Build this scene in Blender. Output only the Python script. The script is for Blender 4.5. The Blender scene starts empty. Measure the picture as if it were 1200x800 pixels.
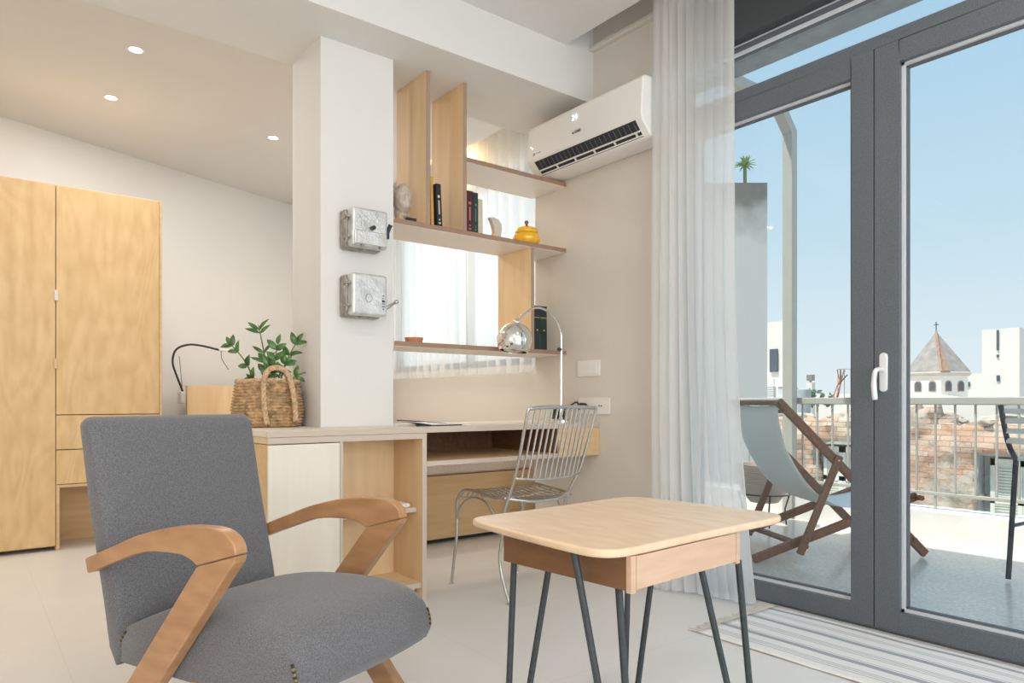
import bpy, bmesh, math, random
from mathutils import Vector, Matrix, noise
C = bpy.context.scene
COL = C.collection
PI = math.pi
random.seed(7)

# ------------------------------------------------------------------ camera
cam_d = bpy.data.cameras.new('camera'); cam = bpy.data.objects.new('camera', cam_d); COL.objects.link(cam)
cam.location = (0, 0, 0.92)
cam.rotation_euler = (PI/2, 0, -math.atan2(644, 824))
cam_d.sensor_width = 36; cam_d.lens = 824/1200*36
cam_d.shift_y = 70/1200
cam_d.clip_start = 0.02; cam_d.clip_end = 500
C.camera = cam
C.view_settings.view_transform = 'Standard'; C.view_settings.look = 'None'
C.view_settings.gamma = 1; C.view_settings.use_curve_mapping = False
C.view_settings.exposure = 0.0

# ------------------------------------------------------------------ sky, sun, daylight, added fill
w = bpy.data.worlds.new('sky'); C.world = w; w.use_nodes = True
nt = w.node_tree; nt.nodes.clear()
wo = nt.nodes.new('ShaderNodeOutputWorld'); bg = nt.nodes.new('ShaderNodeBackground')
tc = nt.nodes.new('ShaderNodeTexCoord'); sx = nt.nodes.new('ShaderNodeSeparateXYZ'); rp = nt.nodes.new('ShaderNodeValToRGB')
nt.links.new(tc.outputs['Generated'], sx.inputs[0]); nt.links.new(sx.outputs['Z'], rp.inputs[0])
nt.links.new(rp.outputs[0], bg.inputs[0]); nt.links.new(bg.outputs[0], wo.inputs[0])
e = rp.color_ramp.elements
e[0].position = 0.0; e[0].color = (.72, .775, .81, 1)
e[1].position = 1.0; e[1].color = (.25, .46, .70, 1)
for p, c in ((.06, (.68, .755, .805)), (.22, (.51, .665, .775)), (.45, (.37, .565, .735))):
    q = e.new(p); q.color = (*c, 1)
bg.inputs[1].default_value = 1.2

def aim(o, direction):
    o.rotation_euler = Vector(direction).to_track_quat('-Z', 'Y').to_euler()
def light(name, kind, loc, direction, energy, color=(1, 1, 1), size=None, size_y=None):
    d = bpy.data.lights.new(name, kind); o = bpy.data.objects.new(name, d); COL.objects.link(o)
    o.location = loc; aim(o, direction); d.energy = energy; d.color = color
    if size is not None: d.size = size
    if size_y is not None: d.shape = 'RECTANGLE'; d.size_y = size_y
    return o
sun = light('sun', 'SUN', (0, 0, 20), (.40, -.20, -1), 5.4, (1, .95, .87)); sun.data.angle = math.radians(.6)
light('fill_rear', 'AREA', (0.6, -2.66, 1.55), (0, 1, .02), 108, (.91, .96, 1), 3.6, 2.0)  # added fill lamp behind the camera, brightens the whole room
light('fill_side_warm', 'AREA', (-2.57, 0.2, 1.6), (1, .15, 0), 24, (1, .70, .44), 2.4, 1.6)  # added warm fill lamp, tints the faces turned to the left
light('daylight_bedroom_window', 'AREA', (3.62, 4.95, 1.9), (-1, 0, 0), 20, (.97, .98, 1), 2.3, 1.7)
light('ceiling_cove_strip', 'AREA', (3.1, 4.9, 2.93), (.5, 0, -1), 22, (1, .70, .34), .06, 2.9)

# ------------------------------------------------------------------ materials
def new_mat(name):
    m = bpy.data.materials.new(name); m.use_nodes = True
    n = m.node_tree; b = n.nodes['Principled BSDF']
    return m, n, b
def mat(name, col, rough=.6, metal=0, var=.04, scale=6, bump=0, bscale=60, spec=None, coat=0):
    m, n, b = new_mat(name)
    b.inputs['Roughness'].default_value = rough; b.inputs['Metallic'].default_value = metal
    if spec is not None: b.inputs['Specular IOR Level'].default_value = spec
    if coat: b.inputs['Coat Weight'].default_value = coat
    t = n.nodes.new('ShaderNodeTexCoord')
    nz = n.nodes.new('ShaderNodeTexNoise'); nz.inputs['Scale'].default_value = scale; nz.inputs['Detail'].default_value = 4
    n.links.new(t.outputs['Object'], nz.inputs['Vector'])
    r = n.nodes.new('ShaderNodeValToRGB')
    r.color_ramp.elements[0].position = .3; r.color_ramp.elements[1].position = .7
    r.color_ramp.elements[0].color = (*[max(0, c*(1-var)) for c in col], 1)
    r.color_ramp.elements[1].color = (*[min(1, c*(1+var)) for c in col], 1)
    n.links.new(nz.outputs['Fac'], r.inputs[0]); n.links.new(r.outputs[0], b.inputs['Base Color'])
    if bump:
        nb = n.nodes.new('ShaderNodeTexNoise'); nb.inputs['Scale'].default_value = bscale; nb.inputs['Detail'].default_value = 3
        n.links.new(t.outputs['Object'], nb.inputs['Vector'])
        bp = n.nodes.new('ShaderNodeBump'); bp.inputs['Strength'].default_value = bump; bp.inputs['Distance'].default_value = .01
        n.links.new(nb.outputs['Fac'], bp.inputs['Height']); n.links.new(bp.outputs[0], b.inputs['Normal'])
    return m
def wood(name, light_c, dark_c, stretch=(1, 1, .12), scale=5, rough=.5, contour=10, dist=1.4, amt=.5, coat=0):
    """plywood veneer: stretched noise turned into soft contour bands plus fine grain"""
    m, n, b = new_mat(name)
    b.inputs['Roughness'].default_value = rough
    if coat: b.inputs['Coat Weight'].default_value = coat; b.inputs['Coat Roughness'].default_value = .25
    t = n.nodes.new('ShaderNodeTexCoord'); mp = n.nodes.new('ShaderNodeMapping')
    mp.inputs['Scale'].default_value = stretch
    n.links.new(t.outputs['Object'], mp.inputs[0])
    n1 = n.nodes.new('ShaderNodeTexNoise'); n1.inputs['Scale'].default_value = scale; n1.inputs['Detail'].default_value = 1.5
    n1.inputs['Distortion'].default_value = dist
    n.links.new(mp.outputs[0], n1.inputs['Vector'])
    mu = n.nodes.new('ShaderNodeMath'); mu.operation = 'MULTIPLY'; mu.inputs[1].default_value = contour
    n.links.new(n1.outputs['Fac'], mu.inputs[0])
    fr = n.nodes.new('ShaderNodeMath'); fr.operation = 'PINGPONG'; fr.inputs[1].default_value = .5
    n.links.new(mu.outputs[0], fr.inputs[0])
    n2 = n.nodes.new('ShaderNodeTexNoise'); n2.inputs['Scale'].default_value = scale*9; n2.inputs['Detail'].default_value = 6; n2.inputs['Roughness'].default_value = .35
    n.links.new(mp.outputs[0], n2.inputs['Vector'])
    ad = n.nodes.new('ShaderNodeMath'); ad.operation = 'MULTIPLY_ADD'; ad.inputs[1].default_value = amt*.55
    n.links.new(fr.outputs[0], ad.inputs[0]); n.links.new(n2.outputs['Fac'], ad.inputs[2])
    r = n.nodes.new('ShaderNodeValToRGB')
    r.color_ramp.elements[0].position = .30; r.color_ramp.elements[1].position = .82
    r.color_ramp.elements[0].color = (*dark_c, 1); r.color_ramp.elements[1].color = (*light_c, 1)
    n.links.new(ad.outputs[0], r.inputs[0]); n.links.new(r.outputs[0], b.inputs['Base Color'])
    return m
def edge_ply(name, axis='Z', period=.004, c0=(.46, .36, .28), c1=(.72, .62, .53)):
    """the laminated edge of a plywood board: fine alternating plies"""
    m, n, b = new_mat(name); b.inputs['Roughness'].default_value = .6
    t = n.nodes.new('ShaderNodeTexCoord'); wv = n.nodes.new('ShaderNodeTexWave')
    wv.bands_direction = axis; wv.inputs['Scale'].default_value = .31/period; wv.inputs['Distortion'].default_value = .6
    n.links.new(t.outputs['Object'], wv.inputs['Vector'])
    r = n.nodes.new('ShaderNodeValToRGB')
    r.color_ramp.elements[0].color = (*c0, 1); r.color_ramp.elements[1].color = (*c1, 1)
    n.links.new(wv.outputs['Fac'], r.inputs[0]); n.links.new(r.outputs[0], b.inputs['Base Color'])
    return m
def sheer(name, col, opac=.7, trans=.6):
    m, n, b = new_mat(name); n.nodes.remove(b)
    out = n.nodes['Material Output']
    tr = n.nodes.new('ShaderNodeBsdfTransparent'); df = n.nodes.new('ShaderNodeBsdfDiffuse'); tl = n.nodes.new('ShaderNodeBsdfTranslucent')
    df.inputs[0].default_value = (*col, 1); tl.inputs[0].default_value = (*col, 1)
    m1 = n.nodes.new('ShaderNodeMixShader'); m1.inputs[0].default_value = trans
    n.links.new(df.outputs[0], m1.inputs[1]); n.links.new(tl.outputs[0], m1.inputs[2])
    m2 = n.nodes.new('ShaderNodeMixShader')
    t = n.nodes.new('ShaderNodeTexCoord'); nz = n.nodes.new('ShaderNodeTexNoise'); nz.inputs['Scale'].default_value = 3
    n.links.new(t.outputs['Object'], nz.inputs['Vector'])
    mr = n.nodes.new('ShaderNodeMapRange'); mr.inputs['To Min'].default_value = opac-.05; mr.inputs['To Max'].default_value = opac+.05
    n.links.new(nz.outputs['Fac'], mr.inputs['Value']); n.links.new(mr.outputs[0], m2.inputs[0])
    n.links.new(tr.outputs[0], m2.inputs[1]); n.links.new(m1.outputs[0], m2.inputs[2]); n.links.new(m2.outputs[0], out.inputs[0])
    return m
def glass_mat(name, tint=(.95, .98, .98), refl=.05):
    m, n, b = new_mat(name); n.nodes.remove(b); out = n.nodes['Material Output']
    tr = n.nodes.new('ShaderNodeBsdfTransparent'); tr.inputs[0].default_value = (*tint, 1)
    gl = n.nodes.new('ShaderNodeBsdfGlossy'); gl.inputs['Roughness'].default_value = .0
    mx = n.nodes.new('ShaderNodeMixShader')
    lw = n.nodes.new('ShaderNodeLayerWeight'); lw.inputs[0].default_value = .25
    mr = n.nodes.new('ShaderNodeMapRange'); mr.inputs['To Min'].default_value = refl*.5; mr.inputs['To Max'].default_value = refl*5
    n.links.new(lw.outputs['Fresnel'], mr.inputs['Value']); n.links.new(mr.outputs[0], mx.inputs[0])
    n.links.new(tr.outputs[0], mx.inputs[1]); n.links.new(gl.outputs[0], mx.inputs[2]); n.links.new(mx.outputs[0], out.inputs[0])
    return m
def emit(name, col, s):
    m, n, b = new_mat(name); b.inputs['Base Color'].default_value = (*col, 1)
    b.inputs['Emission Color'].default_value = (*col, 1); b.inputs['Emission Strength'].default_value = s
    return m
def fabric(name, c1, c2, scale=480, bump=.35, big=.12):
    m, n, b = new_mat(name); b.inputs['Roughness'].default_value = .92
    b.inputs['Sheen Weight'].default_value = .25
    t = n.nodes.new('ShaderNodeTexCoord')
    nz = n.nodes.new('ShaderNodeTexNoise'); nz.inputs['Scale'].default_value = scale; nz.inputs['Detail'].default_value = 2
    n.links.new(t.outputs['Object'], nz.inputs['Vector'])
    r = n.nodes.new('ShaderNodeValToRGB'); r.color_ramp.elements[0].position = .32; r.color_ramp.elements[1].position = .68
    r.color_ramp.elements[0].color = (*c1, 1); r.color_ramp.elements[1].color = (*c2, 1)
    n.links.new(nz.outputs['Fac'], r.inputs[0])
    n.links.new(r.outputs[0], b.inputs['Base Color'])
    bp = n.nodes.new('ShaderNodeBump'); bp.inputs['Strength'].default_value = bump; bp.inputs['Distance'].default_value = .002
    n.links.new(nz.outputs['Fac'], bp.inputs['Height']); n.links.new(bp.outputs[0], b.inputs['Normal'])
    return m

M = {}
M['wall'] = mat('wall_paint', (.77, .755, .73), .85, var=.012, scale=2, bump=.05, bscale=180)
M['wall_tan'] = mat('wall_paint_beige', (.70, .655, .60), .85, var=.012, scale=2, bump=.05, bscale=180)
M['ceiling'] = mat('ceiling_paint', (.76, .745, .72), .9, var=.01, scale=2)
M['ply'] = wood('birch_ply', (.82, .61, .37), (.74, .52, .29), scale=2.5, contour=7)
M['ply_w'] = wood('birch_ply_warm', (.80, .57, .30), (.67, .44, .20), scale=2.2, stretch=(1, 1, .3), contour=12, amt=.65)
M['ply_pale'] = wood('birch_ply_pale', (.83, .76, .66), (.77, .69, .58), scale=2.2, contour=5, amt=.45)
M['ply_h'] = wood('birch_ply_across', (.80, .62, .42), (.72, .54, .35), stretch=(.12, 1, 1), scale=3)
M['ply_wh'] = wood('birch_ply_warm_across', (.76, .54, .30), (.68, .46, .24), stretch=(.12, 1, 1), scale=4)
M['ply_table'] = wood('table_veneer', (.80, .62, .44), (.70, .50, .33), stretch=(1, .3, 1), scale=4, contour=8, rough=.35, coat=.4)
M['ply_shaded'] = wood('table_box_shaded', (.22, .11, .048), (.16, .075, .03), stretch=(1, .2, 1), scale=5, contour=7)  # shade on the side and niche boards is put into this darker veneer
M['ply_box'] = wood('drawer_veneer', (.66, .45, .32), (.58, .38, .26), stretch=(.15, 1, 1), scale=7, contour=7)
M['arm'] = wood('beech_arm', (.50, .275, .13), (.37, .185, .08), stretch=(1, .3, 1), scale=4, contour=5, rough=.4, coat=.2)
M['deckwood'] = wood('teak_frame', (.27, .125, .07), (.17, .075, .04), stretch=(1, 1, .4), scale=10, contour=5, rough=.5)
M['edge_z'] = edge_ply('ply_edge_horizontal', 'Z')
M['edge_x'] = edge_ply('ply_edge_upright', 'X')
M['sedge_z'] = edge_ply('shelf_edge_horizontal', 'Z', .004, (.24, .14, .09), (.44, .29, .20))
M['sedge_x'] = edge_ply('shelf_edge_upright', 'X', .004, (.28, .18, .13), (.50, .36, .27))
M['grey_fabric'] = fabric('grey_wool', (.072, .075, .084), (.200, .198, .208))
M['mattress'] = fabric('mattress_cloth', (.70, .60, .53), (.78, .68, .61), 60, .1)
M['sling'] = fabric('sling_canvas', (.80, .83, .79), (.86, .88, .84), 300, .1)
M['sling_w'] = fabric('sling_canvas_white', (.75, .76, .75), (.82, .82, .8), 300, .1)
M['frame'] = mat('anthracite_frame', (.112, .13, .15), .55, var=.3, scale=260, bump=.15, bscale=500)
M['frame_d'] = mat('dark_cassette', (.05, .058, .065), .7, var=.15, scale=200)
M['bead'] = mat('aluminium_bead', (.78, .81, .85), .3, metal=.3, var=.02)
M['gasket'] = mat('rubber_gasket', (.10, .105, .12), .5, var=.02)
M['handle'] = mat('handle_satin', (.80, .81, .83), .35, metal=.2, var=.02)
M['chrome'] = mat('chrome', (.86, .86, .86), .06, metal=1, var=.01)
M['steel'] = mat('brushed_steel', (.60, .59, .56), .30, metal=.95, var=.08, scale=30)
M['black_metal'] = mat('black_metal', (.035, .045, .05), .45, var=.2, scale=80)
M['castmetal'] = mat('cast_aluminium', (.66, .66, .65), .42, metal=.65, var=.18, scale=20, bump=.3, bscale=90)
M['castmetal_s'] = mat('cast_aluminium_worn', (.38, .35, .31), .5, metal=.6, var=.35, scale=30, bump=.3, bscale=90)
M['glass'] = glass_mat('window_glass')
M['white_pl'] = mat('white_plastic', (.83, .815, .79), .35, var=.01)
M['white_lam'] = mat('white_laminate', (.86, .83, .79), .5, var=.01)
M['white_pl2'] = mat('white_plate', (.84, .82, .78), .4, var=.01)
M['black_pl'] = mat('black_plastic', (.02, .025, .025), .4, var=.1)
M['dark_in'] = mat('dark_inside', (.03, .032, .04), .7, var=.1)
M['balc'] = None
M['kerb'] = mat('white_kerb', (.80, .78, .75), .8, var=.04, scale=3)
M['cream_metal'] = mat('cream_paint_metal', (.47, .45, .40), .5, var=.03)
M['cream_w'] = mat('rough_white_plaster', (.83, .77, .69), .9, var=.05, scale=.6)
M['yellow'] = mat('amber_glass_glaze', (.92, .50, .02), .12, var=.1, scale=20, coat=.6)
M['redknob'] = mat('red_glass_knob', (.30, .05, .02), .15, var=.1)
M['stone'] = mat('bust_plaster', (.56, .48, .40), .8, var=.12, scale=40, bump=.3, bscale=60)
M['bone'] = mat('pale_ceramic', (.62, .56, .48), .6, var=.06)
M['terracotta'] = mat('terracotta', (.52, .22, .12), .8, var=.1)
M['straw'] = mat('seagrass', (.47, .30, .155), .8, var=.5, scale=38, bump=.4, bscale=260)
M['straw_l'] = mat('seagrass_rope', (.62, .43, .26), .8, var=.3, scale=60, bump=.5, bscale=120)
M['leaf'] = mat('glossy_leaf', (.065, .17, .04), .3, var=.55, scale=18, coat=.3)
M['stem'] = mat('plant_stem', (.16, .20, .07), .5, var=.3)
M['soil'] = mat('soil', (.05, .035, .025), .95, var=.3, scale=80)

# floor tiles
def tiles(name, c, joint, w_, h_, off, rough, mort=.0025, coat=0, mottle=.03, msc=1.5, speck=0):
    m, n, b = new_mat(name); b.inputs['Roughness'].default_value = rough
    if coat: b.inputs['Coat Weight'].default_value = coat; b.inputs['Coat Roughness'].default_value = .12
    t = n.nodes.new('ShaderNodeTexCoord'); mp = n.nodes.new('ShaderNodeMapping'); mp.inputs['Location'].default_value = (*off, 0)
    n.links.new(t.outputs['Object'], mp.inputs[0])
    br = n.nodes.new('ShaderNodeTexBrick'); br.offset = 0
    br.inputs['Scale'].default_value = 1; br.inputs['Brick Width'].default_value = w_; br.inputs['Row Height'].default_value = h_
    br.inputs['Mortar Size'].default_value = mort; br.inputs['Mortar Smooth'].default_value = .2
    br.inputs['Color1'].default_value = (*c, 1); br.inputs['Color2'].default_value = (*[x*.985 for x in c], 1); br.inputs['Mortar'].default_value = (*joint, 1)
    n.links.new(mp.outputs[0], br.inputs['Vector'])
    nz = n.nodes.new('ShaderNodeTexNoise'); nz.inputs['Scale'].default_value = msc; nz.inputs['Detail'].default_value = 6
    n.links.new(t.outputs['Object'], nz.inputs['Vector'])
    mr = n.nodes.new('ShaderNodeMapRange'); mr.inputs['From Min'].default_value = .3; mr.inputs['From Max'].default_value = .7
    mr.inputs['To Min'].default_value = 1-mottle; mr.inputs['To Max'].default_value = 1+mottle
    n.links.new(nz.outputs['Fac'], mr.inputs['Value'])
    mx = n.nodes.new('ShaderNodeVectorMath'); mx.operation = 'SCALE'
    n.links.new(br.outputs['Color'], mx.inputs[0]); n.links.new(mr.outputs[0], mx.inputs['Scale'])
    last = mx.outputs[0]
    if speck:
        vz = n.nodes.new('ShaderNodeTexNoise'); vz.inputs['Scale'].default_value = 55; vz.inputs['Detail'].default_value = 3
        n.links.new(t.outputs['Object'], vz.inputs['Vector'])
        m2 = n.nodes.new('ShaderNodeMapRange'); m2.inputs['From Min'].default_value = .35; m2.inputs['From Max'].default_value = .65
        m2.inputs['To Min'].default_value = 1-speck; m2.inputs['To Max'].default_value = 1+speck
        n.links.new(vz.outputs['Fac'], m2.inputs['Value'])
        m3 = n.nodes.new('ShaderNodeVectorMath'); m3.operation = 'SCALE'
        n.links.new(last, m3.inputs[0]); n.links.new(m2.outputs[0], m3.inputs['Scale']); last = m3.outputs[0]
    n.links.new(last, b.inputs['Base Color'])
    return m
M['floor'] = tiles('floor_tile', (.755, .75, .74), (.70, .695, .685), 1.2, .725, (-.286, -1.0085+.725*.0), .38, coat=.15)
M['balc'] = tiles('balcony_terrazzo', (.70, .63, .565), (.66, .595, .535), 4, 4, (0, 0), .35, coat=.35, mottle=.08, speck=.14)

# ------------------------------------------------------------------ mesh builder
class MB:
    def __init__(s): s.v = []; s.f = []
    def add(s, vs, fs):
        o = len(s.v); s.v += [tuple(p) for p in vs]; s.f += [tuple(i+o for i in f) for f in fs]; return s
    def box(s, x0, x1, y0, y1, z0, z1):
        x0, x1 = sorted((x0, x1)); y0, y1 = sorted((y0, y1)); z0, z1 = sorted((z0, z1))
        return s.add([(x0,y0,z0),(x1,y0,z0),(x1,y1,z0),(x0,y1,z0),(x0,y0,z1),(x1,y0,z1),(x1,y1,z1),(x0,y1,z1)],
                     [(0,3,2,1),(4,5,6,7),(0,1,5,4),(1,2,6,5),(2,3,7,6),(3,0,4,7)])
    def bar(s, a, b, wd, h, up=(0, 0, 1)):
        a, b = Vector(a), Vector(b); d = (b-a).normalized(); u = Vector(up)
        sd = d.cross(u)
        if sd.length < 1e-4: sd = d.cross(Vector((1, 0, 0)))
        sd.normalize(); u = sd.cross(d).normalized()
        vs = []
        for p in (a, b):
            for i, j in ((-1,-1),(1,-1),(1,1),(-1,1)): vs.append(p+sd*i*wd/2+u*j*h/2)
        return s.add(vs, [(0,1,2,3),(7,6,5,4),(0,4,5,1),(1,5,6,2),(2,6,7,3),(3,7,4,0)])
    def tube(s, pts, r, n=8, closed=False, cap=True):
        pts = [Vector(p) for p in pts]; rs = r if isinstance(r, (list, tuple)) else [r]*len(pts)
        N = len(pts); rings = []; prev = None
        for i, p in enumerate(pts):
            if closed: d = pts[(i+1) % N]-pts[i-1]
            else: d = pts[min(i+1, N-1)]-pts[max(i-1, 0)]
            d.normalize()
            if prev is None:
                u = d.orthogonal().normalized()
            else:
                u = prev-d*prev.dot(d)
                u = u.normalized() if u.length > 1e-6 else d.orthogonal().normalized()
            prev = u; v = d.cross(u)
            rings.append([p+(u*math.cos(2*PI*k/n)+v*math.sin(2*PI*k/n))*rs[i] for k in range(n)])
        vs = [q for rg in rings for q in rg]; fs = []
        for i in range(N if closed else N-1):
            a, b = i*n, ((i+1) % N)*n
            for k in range(n): fs.append((a+k, a+(k+1) % n, b+(k+1) % n, b+k))
        if cap and not closed:
            fs.append(tuple(reversed(range(n)))); fs.append(tuple(range((N-1)*n, N*n)))
        return s.add(vs, fs)
    def lathe(s, prof, c=(0, 0, 0), n=24, cap=True):
        vs = []; fs = []
        for r, z in prof:
            for k in range(n): vs.append((c[0]+r*math.cos(2*PI*k/n), c[1]+r*math.sin(2*PI*k/n), c[2]+z))
        for i in range(len(prof)-1):
            for k in range(n): fs.append((i*n+k, i*n+(k+1) % n, (i+1)*n+(k+1) % n, (i+1)*n+k))
        if cap:
            fs.append(tuple(reversed(range(n)))); fs.append(tuple(range((len(prof)-1)*n, len(prof)*n)))
        return s.add(vs, fs)
    def prism(s, poly, fn0, fn1):
        """poly: 2D outline; fn0/fn1 map (a,b) to the two 3D faces"""
        n = len(poly)
        vs = [fn0(*p) for p in poly]+[fn1(*p) for p in poly]
        fs = [tuple(range(n)), tuple(reversed(range(n, 2*n)))]+[(i, i+n, (i+1) % n+n, (i+1) % n) for i in range(n)]
        return s.add(vs, fs)
    def grid(s, nu, nv, fn):
        vs = [fn(i/nu, j/nv) for i in range(nu+1) for j in range(nv+1)]
        fs = [(i*(nv+1)+j, (i+1)*(nv+1)+j, (i+1)*(nv+1)+j+1, i*(nv+1)+j+1) for i in range(nu) for j in range(nv)]
        return s.add(vs, fs)
    def sphere(s, c, r, n=16, m=10, sc=(1, 1, 1)):
        prof = []
        vs = []; fs = []
        for i in range(m+1):
            th = PI*i/m
            for k in range(n):
                vs.append((c[0]+r*sc[0]*math.sin(th)*math.cos(2*PI*k/n), c[1]+r*sc[1]*math.sin(th)*math.sin(2*PI*k/n), c[2]+r*sc[2]*math.cos(th)))
        for i in range(m):
            for k in range(n): fs.append((i*n+k, (i+1)*n+k, (i+1)*n+(k+1) % n, i*n+(k+1) % n))
        return s.add(vs, fs)
    def build(s, name, m, parent=None, bevel=0, smooth=False, sub=0, world=True, seg=2, solid=0, auto=35, **props):
        off = Vector((0, 0, 0))
        if parent is not None and world:
            q = parent
            while q: off += q.location; q = q.parent
        me = bpy.data.meshes.new(name)
        me.from_pydata([tuple(Vector(p)-off) for p in s.v], [], s.f)
        bm = bmesh.new(); bm.from_mesh(me); bmesh.ops.remove_doubles(bm, verts=bm.verts, dist=1e-6)
        bmesh.ops.recalc_face_normals(bm, faces=bm.faces); bm.to_mesh(me); bm.free()
        ms = m if isinstance(m, (list, tuple)) else [m]
        for q in ms: me.materials.append(q)
        o = bpy.data.objects.new(name, me); COL.objects.link(o)
        if parent is not None: o.parent = parent
        if solid:
            md = o.modifiers.new('solid', 'SOLIDIFY'); md.thickness = solid; md.offset = 0
        if bevel:
            md = o.modifiers.new('bevel', 'BEVEL'); md.width = bevel; md.segments = seg; md.limit_method = 'ANGLE'; md.angle_limit = math.radians(32)
        if sub:
            md = o.modifiers.new('sub', 'SUBSURF'); md.levels = sub; md.render_levels = sub
        if smooth:
            me.shade_smooth()
            if smooth == 'auto': me.set_sharp_from_angle(angle=math.radians(auto))
        for k, v_ in props.items(): o[k] = v_
        return o
def thing(name, label, cat, loc=(0, 0, 0), rz=0, group=None):
    o = bpy.data.objects.new(name, None); COL.objects.link(o); o.location = loc; o.rotation_euler = (0, 0, rz)
    o.empty_display_size = .1
    o['label'] = label; o['category'] = cat
    if group: o['group'] = group
    return o
def tag(o, label, cat, group=None, kind=None):
    o['label'] = label; o['category'] = cat
    if group: o['group'] = group
    if kind: o['kind'] = kind
    return o
def struct(o): o['kind'] = 'structure'; return o
def root_struct(name, loc=(0, 0, 0)):
    o = bpy.data.objects.new(name, None); COL.objects.link(o); o.location = loc; o['kind'] = 'structure'; return o
def text_mesh(name, body, size, origin, xdir, ydir, m, parent, extrude=.0006):
    """lettering laid on a surface: origin lower left, xdir reading direction, ydir up"""
    cu = bpy.data.curves.new(name, 'FONT'); cu.body = body; cu.size = size; cu.extrude = extrude
    tmp = bpy.data.objects.new(name+'_tmp', cu); COL.objects.link(tmp)
    dg = bpy.context.evaluated_depsgraph_get(); dg.update()
    me = bpy.data.meshes.new_from_object(tmp.evaluated_get(dg)); bpy.data.objects.remove(tmp)
    X = Vector(xdir).normalized(); Y = Vector(ydir).normalized(); Z = X.cross(Y)
    off = Vector((0, 0, 0)); q = parent
    while q: off += q.location; q = q.parent
    mw = Matrix.Identity(4)
    for i in range(3): mw[i][0] = X[i]; mw[i][1] = Y[i]; mw[i][2] = Z[i]; mw[i][3] = origin[i]-off[i]
    me.transform(mw); me.materials.clear(); me.materials.append(m)
    o = bpy.data.objects.new(name, me); COL.objects.link(o); o.parent = parent
    return o
def spline(pts, n=6):
    pts = [Vector(p) for p in pts]; out = []
    for i in range(len(pts)-1):
        p0 = pts[max(i-1, 0)]; p1 = pts[i]; p2 = pts[i+1]; p3 = pts[min(i+2, len(pts)-1)]
        for k in range(n):
            t = k/n
            out.append(.5*((2*p1)+(-p0+p2)*t+(2*p0-5*p1+4*p2-p3)*t*t+(-p0+3*p1-3*p2+p3)*t**3))
    out.append(pts[-1]); return out

# ================================================================== STRUCTURE
ZC = 2.87            # ceiling
XW = 2.81            # inner face of the right wall
struct(MB().box(-2.6, 2.975, -2.7, 3.36, -.12, 0).box(-2.6, 3.5, 3.36, 7.6, -.12, 0).build('floor', M['floor']))
struct(MB().box(-2.6, 2.60, -2.7, 2.85, ZC, 3.05).box(-2.6, 3.04, 3.44, 7.6, ZC, 3.05).box(-2.6, 3.5, -2.7, 7.6, 3.05, 3.25).build('ceiling', M['ceiling']))
struct(MB().box(-2.6, XW, 2.85, 3.44, 2.60, 3.05).build('trim_1', M['wall']))                       # the ceiling beam
struct(MB().box(1.298, 1.672, 3.09, 3.44, 0, 2.60).build('wall_column', M['wall']))
struct(MB().box(XW, 2.99, 2.325, 3.36, 0, 3.05).box(2.86, 2.99, -2.7, 2.325, 2.62, 3.05).box(2.86, 2.99, -2.7, -1.2, 0, 2.62).build('wall_right', M['wall_tan']))
struct(MB().box(2.99, 3.5, 3.30, 3.42, 0, 3.05).box(3.40, 3.56, 3.42, 3.75, 0, 3.05).box(3.40, 3.56, 6.3, 7.6, 0, 3.05)
       .box(3.40, 3.56, 3.75, 6.3, 0, 1.2).box(3.40, 3.56, 3.75, 6.3, 2.75, 3.05).build('wall_bedroom', M['wall']))
# far wall, slightly turned
def yb(x): return 5.95+.385*(x-.2)
struct(MB().prism([(-2.6, yb(-2.6)), (3.5, yb(3.5)), (3.5, yb(3.5)+.15), (-2.6, yb(-2.6)+.15)], lambda a, b: (a, b, 0), lambda a, b: (a, b, 3.05)).build('wall_back', M['wall']))
struct(MB().box(-2.72, -2.6, -2.7, -.9, 0, 3.05).box(-2.72, -2.6, 1.3, 7.6, 0, 3.05).box(-2.72, -2.6, -.9, 1.3, 0, .8).box(-2.72, -2.6, -.9, 1.3, 2.4, 3.05).build('wall_left', M['wall']))
struct(MB().box(-2.6, -1.2, -2.82, -2.7, 0, 3.05).box(2.4, 2.99, -2.82, -2.7, 0, 3.05).box(-1.2, 2.4, -2.82, -2.7, 0, .5).box(-1.2, 2.4, -2.82, -2.7, 2.6, 3.05).build('wall_front', M['wall']))
struct(MB().box(-2.6, 1.37, 5.88, 5.90, 0, .001).build('baseboard_back', M['frame_d'])) if False else None
struct(MB().box(2.795, XW, 2.33, 3.36, 0, .07).build('baseboard_right', M['white_pl2'], bevel=.003))
# recess above the curtain rail: a thin cornice line on the right wall
struct(MB().box(2.775, XW, 1.9, 2.85, 2.885, 2.91).build('trim_2', M['wall_tan'], bevel=.004))

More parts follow.
